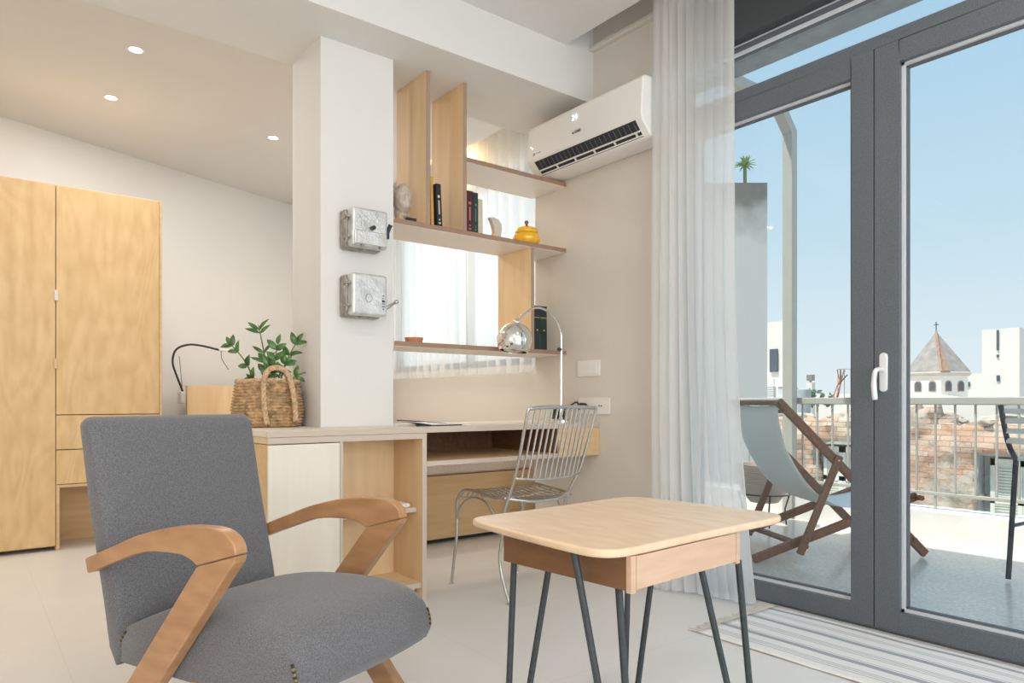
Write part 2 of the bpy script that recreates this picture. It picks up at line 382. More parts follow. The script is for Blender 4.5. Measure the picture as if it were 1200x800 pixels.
# bedroom window, plus two unseen ones added for the fill light
def plain_window(name, x0, x1, y0, y1, z0, z1, axis):
    r = root_struct(name, ((x0+x1)/2, (y0+y1)/2, z0)); t = .06
    f = MB(); a, b = (y0, y1) if axis == 'x' else (x0, x1)
    def bx(p0, p1, q0, q1):
        if axis == 'x': f.box(x0, x1, p0, p1, q0, q1)
        else: f.box(p0, p1, y0, y1, q0, q1)
    bx(a, a+t, z0, z1); bx(b-t, b, z0, z1); bx(a+t, b-t, z0, z0+t); bx(a+t, b-t, z1-t, z1); mid = (a+b)/2; bx(mid-t/2, mid+t/2, z0+t, z1-t)
    f.build('window_frame', M['frame'], r, bevel=.004)
    g = MB()
    if axis == 'x': g.box((x0+x1)/2-.003, (x0+x1)/2+.003, a+t, mid-t/2, z0+t, z1-t).box((x0+x1)/2-.003, (x0+x1)/2+.003, mid+t/2, b-t, z0+t, z1-t)
    else: g.box(a+t, mid-t/2, (y0+y1)/2-.003, (y0+y1)/2+.003, z0+t, z1-t).box(mid+t/2, b-t, (y0+y1)/2-.003, (y0+y1)/2+.003, z0+t, z1-t)
    g.build('pane', M['glass'], r)
plain_window('window_1', 3.44, 3.50, 3.75, 6.3, 1.2, 2.75, 'x')
plain_window('added_window_2', -1.2, 2.4, -2.79, -2.73, .5, 2.6, 'y')  # unseen, added to bring light in from behind
plain_window('added_window_3', -2.69, -2.63, -.9, 1.3, .8, 2.4, 'x')  # unseen, added opening behind the warm side fill

# balcony doors: fixed frame with transom, two leaves
XD = 2.90
fr = root_struct('trim_3', (XD, 1.3, 0))
MB().box(XD, XD+.09, 2.285, 2.325, 0, 2.62).box(XD, XD+.09, -.35, -.29, 0, 2.62).box(XD-.012, XD+.09, -.29, 2.285, 2.3355, 2.385).box(XD, XD+.09, -.29, 2.285, 2.585, 2.62).box(XD, XD+.09, -.29, 2.285, -.02, .012).build('door_surround', M['frame'], fr, bevel=.0015)
MB().box(XD+.02, XD+.035, -.29, 2.285, 2.572, 2.588).box(XD-.004, XD+.006, -.29, 2.285, 2.600, 2.606).build('bead', M['bead'], fr)
MB().box(XD+.045, XD+.051, -.29, 2.285, 2.385, 2.585).build('pane', M['glass'], fr)
def leaf(name, y0, y1, gl0, gl1, handle):
    r = root_struct(name, (XD, (y0+y1)/2, 0))
    X0, X1 = XD-.012, XD+.07
    MB().box(X0, X1, y0, gl0, .012, 2.335).box(X0, X1, gl1, y1, .012, 2.335).box(X0, X1, gl0, gl1, .012, .093).box(X0, X1, gl0, gl1, 2.25, 2.335).build('leaf_frame', M['frame'], r, bevel=.0015)
    g = MB(); b = .011
    for (a0, a1, c0, c1) in ((gl0, gl0+b, .093, 2.25), (gl1-b, gl1, .093, 2.25), (gl0, gl1, .093, .093+b), (gl0, gl1, 2.25-b, 2.25)): g.box(XD+.012, XD+.05, a0, a1, c0, c1)
    g.build('glazing_bead', M['bead'], r)
    g = MB(); b2 = .017
    for (a0, a1, c0, c1) in ((gl0, gl0+b2, .10, 2.24), (gl1-b2, gl1, .10, 2.24), (gl0, gl1, .10, .10+b2-.006), (gl0, gl1, 2.25-b2, 2.245)): g.box(XD+.028, XD+.048, a0, a1, c0, c1)
    g.build('gasket', M['gasket'], r)
    MB().box(XD+.034, XD+.040, gl0+.008, gl1-.008, .10, 2.244).build('pane', M['glass'], r)
    if handle:
        hy = handle
        h = MB().prism([(hy+.016*math.cos(a), 1.035+.016*math.sin(a)+(.062 if math.sin(a) >= 0 else -.062)) for a in [2*PI*k/20 for k in range(20)]],
                   lambda a, b: (X0-.010, a, b), lambda a, b: (X0+.001, a, b)).build('handle_plate', M['handle'], r, bevel=.003, smooth='auto')
        MB().tube(spline([(X0-.008, hy+.004, 1.045), (X0-.045, hy+.004, 1.045), (X0-.055, hy+.010, 1.035), (X0-.052, hy+.016, .99), (X0-.048, hy+.013, .925)]), [.009]*12+[.010]*6+[.011]*6+[.009], 10).build('lever', M['handle'], h, smooth=True)
        # hinges / seam strip
    return r
leaf('door_1', 1.334, 2.283, 1.425, 2.212, None)
leaf('door_2', .36, 1.330, .452, 1.236, 1.292)
leaf('door_3', -.29, .356, -.19, .26, None)
struct(MB().box(2.84, 2.895, -2.7, 2.325, 2.606, 3.05).build('trim_4', M['frame_d'], bevel=.003))   # dark blind cassette above the doors

# exterior lintel, balcony, kerb
struct(MB().box(2.99, 3.16, -1.2, 3.3, 2.593, 3.25).build('wall_lintel', mat('grey_shutter_box', (.33, .36, .40), .6, var=.15, scale=12)))
struct(MB().box(2.99, 5.15, -4, 9, -.30, -.004).build('floor_balcony', M['balc']))
struct(MB().box(5.15, 5.40, -4, 9, -.9, .183).build('trim_5', M['kerb'], bevel=.01))

# railing
rl = thing('balcony_railing', 'pale painted metal railing with thin uprights along the balcony edge', 'railing', (5.24, 2.5, .18))
MB().box(5.205, 5.275, -2, 8, .896, .948).build('top_rail', M['cream_metal'], rl, bevel=.006)
MB().box(5.22, 5.255, -2, 8, .278, .30).build('bottom_rail', M['cream_metal'], rl, bevel=.003)
for k in range(-12, 34):
    y = 2.003+.1205*k
    MB().box(5.231, 5.245, y-.0055, y+.0055, .30 if k % 12 else .18, .897).build('baluster', M['cream_metal'], rl)
# pergola frame
pg = thing('pergola_frame', 'cream steel post with slanted corner rising at the balcony railing', 'pergola', (5.16, 3.03, 0))
MB().box(5.125, 5.2, 2.993, 3.073, -.004, 3.03).build('post', M['cream_metal'], pg)
MB().prism([(5.2, 3.03), (5.2, 3.06), (4.98, 3.28), (3.17, 3.28), (3.17, 3.20), (4.95, 3.20), (5.125, 3.03)], lambda a, b: (a, 2.993, b), lambda a, b: (a, 3.073, b)).build('beam', M['cream_metal'], pg)

# ================================================================== BUILT-IN FURNITURE
# desk top running over the cabinet to the wall
tp = thing('worktop', 'long pale plywood worktop running from the cabinet around the column to the wall', 'desk', (1.9, 3.1, .775))
MB().box(.954, XW-.001, 2.802, 3.087, .775, .80).box(.954, 1.296, 3.087, 3.70, .775, .80).box(1.674, XW-.001, 3.087, 3.42, .775, .80).build('top_board', M['ply_pale'], tp)
MB().box(.954, XW-.001, 2.799, 2.802, .775, .7995).build('edge_strip', M['edge_z'], tp)
# cabinet
cb = thing('cabinet', 'plywood cabinet with one closed door and an open shelf bay beside the column', 'cabinet', (1.32, 2.95, 0))
cy1 = 3.085
MB().box(.956, .972, 2.81, cy1, .0, .745).build('side_panel', M['ply_wh'], cb)
MB().box(1.262, 1.276, 2.815, cy1, .0, .745).build('partition', M['ply'], cb)
MB().box(1.666, 1.689, 2.805, cy1, .0, .7735).build('side_panel', M['ply'], cb)
MB().box(1.666, 1.689, 2.8, 2.805, .0, .7735).build('edge_strip', M['edge_x'], cb)
MB().box(1.262, 1.276, 2.8, 2.815, .0, .748).build('edge_strip', M['edge_x'], cb)
MB().box(.956, 1.666, 2.81, cy1, .748, .7735).build('top_panel', M['ply_h'], cb)
MB().box(.956, 1.666, 2.8, 2.81, .748, .7735).build('edge_strip', M['edge_z'], cb)
MB().box(.972, 1.666, cy1-.012, cy1, .0, .748).build('back_panel', M['ply'], cb)
MB().box(1.276, 1.666, 2.815, cy1-.012, .062, .085).build('shelf', M['ply_h'], cb)
MB().box(1.276, 1.666, 2.86, cy1-.012, .405, .426).build('shelf', M['ply_h'], cb)
MB().box(1.276, 1.666, 2.857, 2.86, .405, .426).build('edge_strip', M['edge_z'], cb)
MB().box(1.276, 1.666, 2.812, 2.815, .062, .085).build('edge_strip', M['edge_z'], cb)
MB().box(.957, 1.260, 2.797, 2.812, .02, .744).build('door', M['ply_pale'], cb, bevel=.0015)
MB().box(.985, 1.66, 2.86, 2.87, .0, .06).build('kickboard', M['ply'], cb)
# rear low cupboard that the basket stands on (bedroom side)
cr = thing('low_cupboard', 'plywood cupboard side under the worktop left of the column', 'cabinet', (1.1, 3.4, 0))
MB().box(.956, 1.296, 3.088, 3.70, 0, .7735).build('carcass', M['ply_wh'], cr, bevel=.002)
MB().box(.9535, .9555, 3.12, 3.67, .05, .74).build('door', M['ply'], cr)
# hanging desk box with niche and drawer
hb = thing('desk_drawer_box', 'plywood box hung under the worktop with an open niche and a drawer by the wall', 'drawer box', (2.25, 3.1, .62))
MB().box(1.69, XW-.001, 2.803, 3.41, .62, .642).build('bottom_board', M['ply_wh'], hb)
MB().box(1.69, XW-.001, 2.8, 2.803, .62, .642).build('edge_strip', M['edge_z'], hb)
MB().box(1.69, XW-.001, 3.395, 3.41, .642, .7735).build('back_board', M['ply_shaded'], hb)
MB().box(2.50, 2.515, 2.81, 3.395, .642, .7735).build('divider', M['ply_shaded'], hb)
MB().box(2.502, XW-.002, 2.797, 2.812, .622, .7735).build('drawer_front', M['ply_wh'], hb, bevel=.0015)
# shelving unit
su = thing('shelving_unit', 'open birch plywood shelving hung between the column and the right wall', 'shelf unit', (2.24, 3.2, 1.2))
YS0, YS1 = 3.075, 3.39
for (z, x0, x1) in ((2.21, 2.1, XW-.001), (1.821, 1.673, XW-.001), (1.217, 1.673, XW-.001)):
    sh = MB().box(x0, x1, YS0+.003, YS1, z-.024, z).build('shelf', M['ply_h'], su)
    MB().box(x0, x1, YS0, YS0+.003, z-.0238, z-.0002).build('edge_strip', M['sedge_z'], sh)
    MB().box(x0, x1, YS0+.003, YS1, z-.0255, z-.024).build('white_underside', M['white_lam'], sh)
for (x0, x1, z0, z1) in ((1.855, 1.876, 1.8212, 2.599), (2.079, 2.0995, 1.8212, 2.599), (2.543, 2.564, 1.2172, 1.7952)):
    sh = MB().box(x0, x1, YS0+.003, YS1, z0, z1).build('divider', M['ply'], su)
    MB().box(x0, x1, YS0, YS0+.003, z0, z1).build('edge_strip', M['sedge_x'], sh)

# wardrobe
WY = 5.15
wd = thing('wardrobe', 'tall birch plywood wardrobe with doors and drawers against the far wall', 'wardrobe', (.2, WY+.3, 0))
MB().box(-.9, 1.036, WY+.02, WY+.37, 2.235, 2.255).box(1.036, 1.052, WY, WY+.37, .0, 2.257).box(-.9, -.884, WY+.02, WY+.37, 0, 2.235).box(.452, .47, WY+.02, WY+.37, 0, .83).box(-.884, 1.036, WY+.35, WY+.37, .0, 2.235).box(.47, 1.036, WY+.004, WY+.35, .385, .403).box(.455, .474, WY+.002, WY+.03, .0, .403).box(-.884, .455, WY+.03, WY+.35, .02, .04).build('carcass', M['ply_wh'], wd, bevel=.0015)
dl = MB().box(-.22, .451, WY-.002, WY+.018, .03, 2.255).build('door', M['ply_w'], wd, bevel=.0015)
MB().box(.442, .462, WY-.016, WY-.003, 1.12, 1.185).build('pull_tab', M['ply_wh'], dl, bevel=.003)
dl2 = MB().box(-.895, -.224, WY-.002, WY+.018, .03, 2.255).build('door', M['ply_w'], wd, bevel=.0015)
dr = MB().box(.455, 1.034, WY-.002, WY+.018, .838, 2.255).build('door', M['ply_w'], wd, bevel=.0015)
MB().box(.444, .466, WY-.016, WY-.003, 1.54, 1.605).build('pull_tab', M['ply_pale'], dr, bevel=.003)
MB().box(.455, 1.034, WY-.002, WY+.018, .622, .833).build('drawer', M['ply_w'], wd, bevel=.0015)
MB().box(.455, 1.034, WY-.002, WY+.018, .407, .617).build('drawer', M['ply_w'], wd, bevel=.0015)

# bed
bd = thing('bed', 'plywood platform bed with beige mattress behind the desk', 'bed', (2.4, 5.0, 0))
MB().box(1.47, 3.25, 3.87, 6.25, .03, .4355).build('bed_base', M['ply_wh'], bd, bevel=.002)
MB().box(1.49, 3.23, 3.92, 6.23, 0, .03).build('plinth', M['dark_in'], bd)
MB().grid(24, 12, lambda u, v: (1.48+1.76*u, 3.88+(0 if v < .5 else 0)+2.34*v, .62+.004*math.sin(u*40)*math.sin(v*9))).box(1.48, 3.24, 3.88, 6.22, .437, .618).build('mattress', M['mattress'], bd, bevel=.03, seg=3)
MB().box(1.47, 3.15, 6.26, 6.32, 0, 1.05).build('headboard', M['ply'], bd, bevel=.002)

# ================================================================== CURTAINS
M['sheer'] = sheer('sheer_curtain_cloth', (.98, .975, .965), .80, .72)
M['sheer_b'] = sheer('bedroom_sheer_cloth', (.93, .93, .92), .55, .6)
def curtain(name, label, cx, y0, y1, z0, z1, folds, amp, m, flare=0, seed=1, top=1):
    rnd = random.Random(seed)
    ph = [rnd.uniform(-.35, .35) for _ in range(64)]
    def fn(u, v):
        z = z1+(z0-z1)*v
        y = y0+(y1-y0)*u
        k = u*folds
        a = amp*(.75+.5*math.sin(k*.7+seed))*(.8+.35*v)
        x = cx+a*math.sin(2*PI*k+ph[int(k) % 64]*math.sin(PI*(k % 1))+.35*math.sin(v*5+k))
        x += .012*v*math.sin(3*v+u*9)
        y += .35*(y1-y0)/folds*math.cos(2*PI*k)*.5
        if flare: 
            s = max(0, v-.45)/.55
            y -= flare*s*s*(1-u); x += .12*s*s*(1-u)
        return (x, y, z)
    o = MB().grid(int(folds*14), 30, fn).build(name, m, None, smooth=True)
    return tag(o, label, 'curtain')
curtain('sheer_curtain', 'floor-length white sheer curtain gathered beside the glass balcony door', 2.672, 1.83, 2.285, .015, 3.0, 9, .020, M['sheer'], flare=.035, seed=3)
curtain('bedroom_curtain', 'white sheer window curtain hanging beyond the shelves', 3.27, 3.50, 6.55, 1.13, 3.0, 22, .035, M['sheer_b'], seed=5)

# ================================================================== AIR CONDITIONER
ac = thing('air_conditioner', 'white wall-mounted air conditioner left of the long curtain', 'air conditioner', (XW, 2.72, 2.22))
ay0, ay1 = 2.30, 3.18
prof = [(XW-.001, 2.225), (XW-.10, 2.215), (XW-.145, 2.225), (XW-.205, 2.292), (XW-.215, 2.32), (XW-.205, 2.50), (XW-.19, 2.515), (XW-.001, 2.528)]
MB().prism(prof, lambda a, b: (a, ay0, b), lambda a, b: (a, ay1, b)).build('body', M['white_pl'], ac, bevel=.008, seg=3, smooth='auto')
# outlet: dark cavity on the slanted underside, louvres
sl0 = Vector((XW-.150, 0, 2.232)); sl1 = Vector((XW-.205, 0, 2.293)); dsl = (sl1-sl0); nsl = Vector((-dsl.z, 0, dsl.x)).normalized()
if nsl.x > 0: nsl = -nsl
def slp(t, y, h): p = sl0+dsl*t+nsl*h; return (p.x, y, p.z)
def slab(mb, t0, t1, y0, y1, h0, h1):
    vs = [slp(t0, y0, h0), slp(t1, y0, h0), slp(t1, y1, h0), slp(t0, y1, h0), slp(t0, y0, h1), slp(t1, y0, h1), slp(t1, y1, h1), slp(t0, y1, h1)]
    mb.add(vs, [(0,3,2,1),(4,5,6,7),(0,1,5,4),(1,2,6,5),(2,3,7,6),(3,0,4,7)])
mb = MB(); slab(mb, .0, 1.08, ay0+.045, ay1-.065, -.004, .0015); mb.build('outlet', M['dark_in'], ac)
mb = MB(); slab(mb, .36, .44, ay0+.045, ay1-.065, .0015, .012); slab(mb, .06, .13, ay0+.045, ay1-.065, .0015, .008)
for k in range(6):
    y = ay0+.07+k*.148; slab(mb, .14, .40, y, y+.012, .0015, .004)
mb.build('louvre', M['white_pl'], ac)
for k in range(22):
    y = ay0+.06+k*.034; mb = MB(); slab(mb, .46, 1.0, y, y+.004, .0015, .0045); mb.build('vane', M['gasket'], ac)
text_mesh('display', '24', .045, (XW-.2135, 2.80, 2.435), (0, -1, 0), (0, 0, 1), emit('ac_display', (.75, .85, 1), 1.1), ac)
text_mesh('logo', 'GREE', .021, (XW-.216, 2.775, 2.36), (0, -1, 0), (0, 0, 1), M['black_pl'], ac)
MB().sphere((XW-.2155, 2.787, 2.366), .006, 8, 6, (.3, 1, 1)).build('logo_mark', M['black_pl'], ac)
MB().box(XW-.2165, XW-.205, 3.108, 3.122, 2.332, 2.348).box(XW-.2165, XW-.205, 3.055, 3.098, 2.339, 2.343).build('sticker', M['castmetal_s'], ac)
MB().sphere((XW-.214, 3.145, 2.39), .004, 8, 6, (.3, 1, 1)).sphere((XW-.214, 3.13, 2.378), .004, 8, 6, (.3, 1, 1)).build('indicator', emit('ac_led', (1, 1, 1), 1.5), ac)

# switch and socket
sw = thing('light_switch', 'white wall plate with two faint rockers above the socket', 'switch', (XW, 2.88, 1.06))
MB().box(XW-.010, XW-.0005, 2.79, 2.97, 1.062, 1.152).build('plate', M['white_pl2'], sw, bevel=.003)
MB().box(XW-.014, XW-.010, 2.815, 2.878, 1.075, 1.140).build('rocker', M['white_pl'], sw, bevel=.001)
MB().box(XW-.014, XW-.010, 2.882, 2.945, 1.075, 1.140).build('rocker', M['white_pl'], sw, bevel=.001)
so = thing('socket_plate', 'white double socket plate just above the desk end', 'socket', (XW, 2.84, .85))
MB().box(XW-.010, XW-.0005, 2.712, 2.962, .847, .940).build('plate', M['white_pl2'], so, bevel=.003)
MB().box(XW-.0125, XW-.010, 2.738, 2.822, .862, .925).build('socket_insert', M['white_pl'], so, bevel=.001)
mb = MB()
for y in (2.772, 2.790): mb.tube([(XW-.0138, y, .894), (XW-.012, y, .894)], .0048, 10)
mb.build('pin_hole', M['black_pl'], so)
plg = thing('power_plug', 'black coiled cable and plug resting at the socket end of the desk', 'plug', (2.74, 2.95, .80))
MB().tube(spline([(XW-.012, 2.90, .895), (XW-.05, 2.90, .897), (XW-.07, 2.90, .88)]), .014, 10).build('plug_body', M['black_pl'], plg, smooth=True)
pts = []
for k in range(60):
    a = k*.62; pts.append((2.735+.04*math.cos(a), 3.06+.035*math.sin(a), .808+.0011*k))
pts += spline([pts[-1], (2.755, 2.97, .90), (XW-.05, 2.93, .915), (XW-.06, 2.90, .885)])
MB().tube(pts, .0045, 6).build('cable', M['black_pl'], plg, smooth=True)

# ================================================================== THINGS ON COLUMN AND SHELVES
def fuse_box(name, label, x0, x1, zt, zb, kind):
    yf = 3.088
    r = thing(name, label, 'switch box', ((x0+x1)/2, yf, zb), 0, None)
    MB().box(x0, x1-.006, 3.03, yf, zb+.006, zt-.004).build('back_case', M['castmetal_s'], r, bevel=.01, seg=3)
    MB().box(x0+.012, x1, 2.972, 3.032, zb+.012, zt).build('cover', M['castmetal'], r, bevel=.012, seg=3)
    mb = MB()
    for z in (zt-.045, zb+.055):
        mb.tube([(x0+.004, 3.012, z-.012), (x0+.004, 3.012, z+.012)], .007, 8)
        mb.bar((x0+.002, 2.985, z), (x0+.002, 3.06, z), .012, .01)
    mb.tube([(x0+.001, 3.012, zb+.03), (x0+.001, 3.012, zt-.03)], .0035, 6)
    mb.build('hinge', M['castmetal_s'], r)
    if kind == 1:
        MB().box(x0+.02, x1-.008, 2.963, 2.974, zb+.02, (zt+zb)/2-.012).build('lower_plate', M['castmetal'], r, bevel=.004)
        MB().tube([((x0+x1)/2+.012, 2.975, (zt+zb)/2+.004), ((x0+x1)/2+.012, 2.945, (zt+zb)/2+.004)], .010, 10).build('knob', M['black_pl'], r)
        for x in (x0+.055, x1-.045): MB().tube([(x, 2.967, zb+.014), (x, 2.95, zb+.010)], .007, 8).build('screw', M['castmetal_s'], r)
        MB().box(x0+.085, x1-.07, 2.9605, 2.9635, zb+.062, zb+.078).build('name_plate', M['bead'], r)
        MB().tube([(x1-.003, 3.0, (zt+zb)/2+.015), (x1+.018, 3.0, (zt+zb)/2+.02)], .008, 8).tube(spline([(x1+.014, 3.0, (zt+zb)/2-.025), (x1+.016, 3.0, (zt+zb)/2+.01), (x1+.026, 2.995, (zt+zb)/2+.04)]), [.008]*6+[.010]*6+[.013], 8).build('lever', M['black_pl'], r, smooth=True)
    else:
        mb = MB(); mb.tube([((x0+x1)/2+.016*math.cos(a), 2.9715, (zt+zb)/2-.01+.018*math.sin(a)) for a in [2*PI*k/20 for k in range(20)]], .0018, 6, closed=True)
        mb.build('emblem_ring', M['castmetal_s'], r)
        mb = MB(); xm = x1-.022
        for q, (hw, hh) in enumerate(((.003, .003), (.007, .002), (.007, .0015), (.007, .005), (.006, .0015), (.003, .003))):
            z = zb+.045+q*.0125; mb.box(xm-hw, xm+hw, 2.9705, 2.9725, z-hh, z+hh)
        mb.build('cast_marks', M['dark_in'], r)
        MB().tube([(x1-.003, 3.0, zb+.055), (x1+.012, 3.0, zb+.058), (x1+.05, 2.985, zb+.085)], [.009, .008, .006], 8).sphere((x1+.054, 2.983, zb+.088), .011, 10, 8).build('lever', M['steel'], r, smooth=True)
fuse_box('electrical_switch_box', 'weathered cast metal switch box with black knob, upper one on the column', 1.388, 1.580, 1.812, 1.622, 1)
fuse_box('electrical_switch_box', 'weathered cast metal switch box with raised lettering, lower one on the column', 1.388, 1.578, 1.510, 1.306, 2)

def book(name, label, x0, x1, y0, y1, z0, h, col, tilt=0, band=None, cat='book', group=None):
    r = thing(name, label, cat, ((x0+x1)/2, (y0+y1)/2, z0), 0, group)
    cm = mat(name+'_cover', col, .5, var=.06, scale=40)
    cx = (x0+x1)/2; t = tilt
    cov = MB().box(x0-cx, x0-cx+.0025, 0, y1-y0, 0, h).box(x1-cx-.0025, x1-cx, 0, y1-y0, 0, h).box(x0-cx, x1-cx, 0, .0025, 0, h)
    o = cov.build('cover', cm, r, world=False, bevel=.001)
    pg_ = MB().box(x0-cx+.003, x1-cx-.003, .003, y1-y0-.004, .003, h-.004).build('pages', M['white_pl2'], r, world=False)
    if band:
        bm_ = mat(name+'_print', band, .5, var=.02)
        mb = MB()
        for (a, b, wd_) in ((.08, .12, .5), (.16, .20, .3), (.30, .62, .28), (.68, .74, .5)):
            mb.box(-(x1-x0)*wd_/2*.8, (x1-x0)*wd_/2*.8, -.0008, .0004, h*a, h*b)
        mb.build('spine_print', bm_, r, world=False)
    r.location = (cx, y0, z0); r.rotation_euler = (0, t, 0)
    return r
S2 = 1.822
book('book', 'thin mustard yellow book leaning beside the first upright divider', 1.909, 1.924, 3.12, 3.30, S2, .26, (.66, .36, .06), -.02)
book('book', 'black book with pale spine print between the two upright dividers', 1.940, 1.970, 3.11, 3.29, S2+.001, .225, (.02, .02, .022), -.045, (.6, .62, .5))
book('book', 'dark maroon book with red spine lettering right of the second divider', 2.122, 2.166, 3.11, 3.28, S2, .225, (.07, .018, .025), 0, (.55, .16, .13))
book('book', 'dark green book between the maroon and the cream book', 2.168, 2.197, 3.11, 3.27, S2, .222, (.015, .05, .045), 0, (.12, .2, .14))
book('book', 'plain cream book at the end of the row on the middle shelf', 2.199, 2.228, 3.11, 3.25, S2, .192, (.62, .54, .40), 0)
for q_, (lb_, xa_, xb_) in enumerate((('tall dark green slip case standing behind the desk lamp, next to the upright divider', 2.597, 2.645), ('tall dark green slip case standing behind the desk lamp, nearer the right wall', 2.647, 2.697))):
    bd_ = book('slip_case', lb_, xa_, xb_, 3.12, 3.34, 1.218, .255, (.012, .03, .03), 0, None, 'slip case')
    MB().box(-.021, .021, -.001, .0003, .185, .190).build('gold_band', mat('gold_print', (.45, .33, .14), .4), bd_, world=False)
    MB().tube([(0.004, -.0012, .115), (.004, .0003, .115)], .005, 10).build('gold_dot', mat('gold_print_dot', (.55, .48, .3), .4), bd_, world=False)

# bust
bu = thing('bust', 'pale plaster bust of a bearded man on the middle shelf by the column', 'bust', (1.762, 3.14, S2))
bust_dir = math.radians(-98)
def head_fn():
    mb = MB(); n, m_ = 40, 30; vs = []; fs = []
    for i in range(m_+1):
        th = PI*i/m_; zz = math.cos(th)
        for k in range(n):
            ph = 2*PI*k/n
            x, y, z = math.sin(th)*math.cos(ph), math.sin(th)*math.sin(ph), zz
            rx, ry, rz = .052, .044, .074
            f = max(0, x)                           # front is +x
            g = lambda cy, cz, sy, sz: math.exp(-((y-cy)/sy)**2-((z-cz)/sz)**2)
            d = 0
            d += .020*g(0, -.05, .13, .22)*f        # nose
            d += .005*g(0, .22, .5, .10)*f          # brow
            d -= .017*(g(.32, .08, .16, .10)+g(-.32, .08, .16, .10))*f
            d += .018*g(0, -.62, .5, .35)*(.4+f)    # beard
            d -= .008*g(0, -.33, .22, .05)*f        # mouth
            q = noise.noise(Vector((x*7, y*7, z*5))); d += .014*q*(1 if (z > .35 or z < -.3 or x < 0) else .15)
            R = 1+d/.055
            vs.append((x*rx*R, y*ry*R, z*rz*(1.0 if z > 0 else 1.15)))
    for i in range(m_):
        for k in range(n): fs.append((i*n+k, (i+1)*n+k, (i+1)*n+(k+1) % n, i*n+(k+1) % n))
    mb.add(vs, fs); return mb
mb = head_fn(); c_, s_ = math.cos(bust_dir), math.sin(bust_dir)
hv = [(x*c_-y*s_+1.758, x*s_+y*c_+3.15, z+S2+.125) for x, y, z in mb.v]
hm = MB().add(hv, mb.f)
hm.tube([(1.758, 3.165, S2+.025), (1.758, 3.165, S2+.05), (1.758, 3.16, S2+.10)], [.030, .036, .032], 16)
hm.build('head', M['stone'], bu, smooth=True)
MB().lathe([(.036, .0), (.036, .012), (.022, .02), (.022, .032)], (1.758, 3.165, S2)).build('plinth', M['stone'], bu, smooth='auto')
tag(MB().box(1.745, 1.800, 3.082, 3.10, S2, S2+.016).build('name_block', M['black_pl'], None, bevel=.001), 'small black block lying in front of the bust', 'block')
tag(MB().sphere((1.715, 3.10, S2+.011), .013, 12, 8, (1.3, .8, .8)).build('pebble', M['straw_l'], None, smooth=True), 'small tan pebble beside the black block on the shelf', 'pebble')

# curved ornament
og = MB(); prof2 = [(-.050, .125), (-.020, .128), (.012, .118), (.030, .095), (.034, .06), (.026, .03), (.024, 0), (-.022, 0), (-.016, .035), (-.022, .07), (-.034, .10)]
og.prism([(a*1.0+2.345, b*.92+S2) for a, b in prof2], lambda a, b: (a, 3.13, b), lambda a, b: (a, 3.165, b))
tag(og.build('horn_ornament', M['bone'], None, bevel=.006, seg=3, smooth='auto'), 'cream curved horn-shaped ornament beside the yellow jar', 'ornament')
tag(MB().tube([(2.272, 3.082, S2+.0062), (2.287, 3.082, S2+.0062)], .006, 8).build('pencil_stub', M['yellow'], None), 'tiny yellow piece at the shelf edge under the horn ornament', 'trinket')
# yellow jar
jr = thing('lidded_jar', 'amber yellow lobed jar with a red knobbed lid on the middle shelf', 'jar', (2.585, 3.17, S2))
def lobed(prof, n=48, lobes=12, amt=.05):
    mb = MB(); vs = []; fs = []
    for r_, z in prof:
        for k in range(n):
            a = 2*PI*k/n; q = r_*(1+amt*abs(math.sin(lobes*a/2))-amt/2)
            vs.append((2.585+q*math.cos(a), 3.17+q*math.sin(a), S2+z*1.18))
    for i in range(len(prof)-1):
        for k in range(n): fs.append((i*n+k, i*n+(k+1) % n, (i+1)*n+(k+1) % n, (i+1)*n+k))
    fs.append(tuple(reversed(range(n)))); fs.append(tuple(range((len(prof)-1)*n, len(prof)*n)))
    return mb.add(vs, fs)
lobed([(.045, .0), (.066, .008), (.080, .026), (.080, .040), (.068, .055), (.062, .060)]).build('bowl', M['yellow'], jr, smooth=True)
ld = lobed([(.064, .061), (.066, .070), (.058, .084), (.035, .092), (.010, .095)]).build('lid', M['yellow'], jr, smooth=True)
MB().lathe([(.014, .111), (.009, .119), (.006, .126), (.013, .135), (.011, .144), (.003, .148)], (2.585, 3.17, S2), 14).build('knob', M['redknob'], ld, smooth=True)
# saucer on the lowest shelf
tag(MB().lathe([(.035, 0), (.042, .003), (.048, .028), (.044, .028), (.038, .008), (.0, .008)], (1.83, 3.16, 1.218), 24, cap=False).build('terracotta_dish', M['terracotta'], None, smooth='auto'), 'small terracotta dish at the left end of the lowest shelf', 'dish')
# rolled papers on the cabinet shelf
tag(MB().box(1.49, 1.585, 2.89, 2.98, .4265, .449).build('note_pad', M['white_pl2'], None, bevel=.006), 'white folded napkin pack on the cabinet shelf, left one', 'napkins')
tag(MB().box(1.592, 1.648, 2.88, 2.97, .4265, .444).build('note_pad', M['white_pl2'], None, bevel=.005), 'smaller white folded pack next to the cabinet side, right one', 'napkins')
# magazines on the desk
mg = thing('magazine', 'open glossy dark magazine lying on the worktop beside the column', 'magazine', (1.85, 2.98, .8))
MB().prism([(1.69, .8005), (2.0, .8005), (2.005, .8025), (1.86, .812), (1.74, .824), (1.69, .828), (1.692, .82), (1.76, .81), (1.80, .803), (1.69, .803)], lambda a, b: (a, 2.90, b), lambda a, b: (a, 3.085, b)).build('pages', M['white_pl2'], mg)
MB().prism([(1.6895, .8285), (1.74, .8245), (1.86, .8125), (1.86, .811), (1.74, .8215), (1.6895, .823)], lambda a, b: (a, 2.898, b), lambda a, b: (a, 3.087, b)).box(1.692, 1.95, 2.896, 2.90, .8005, .8065).build('cover', mat('dark_magazine_cover', (.05, .07, .065), .25, var=.5, scale=40), mg)

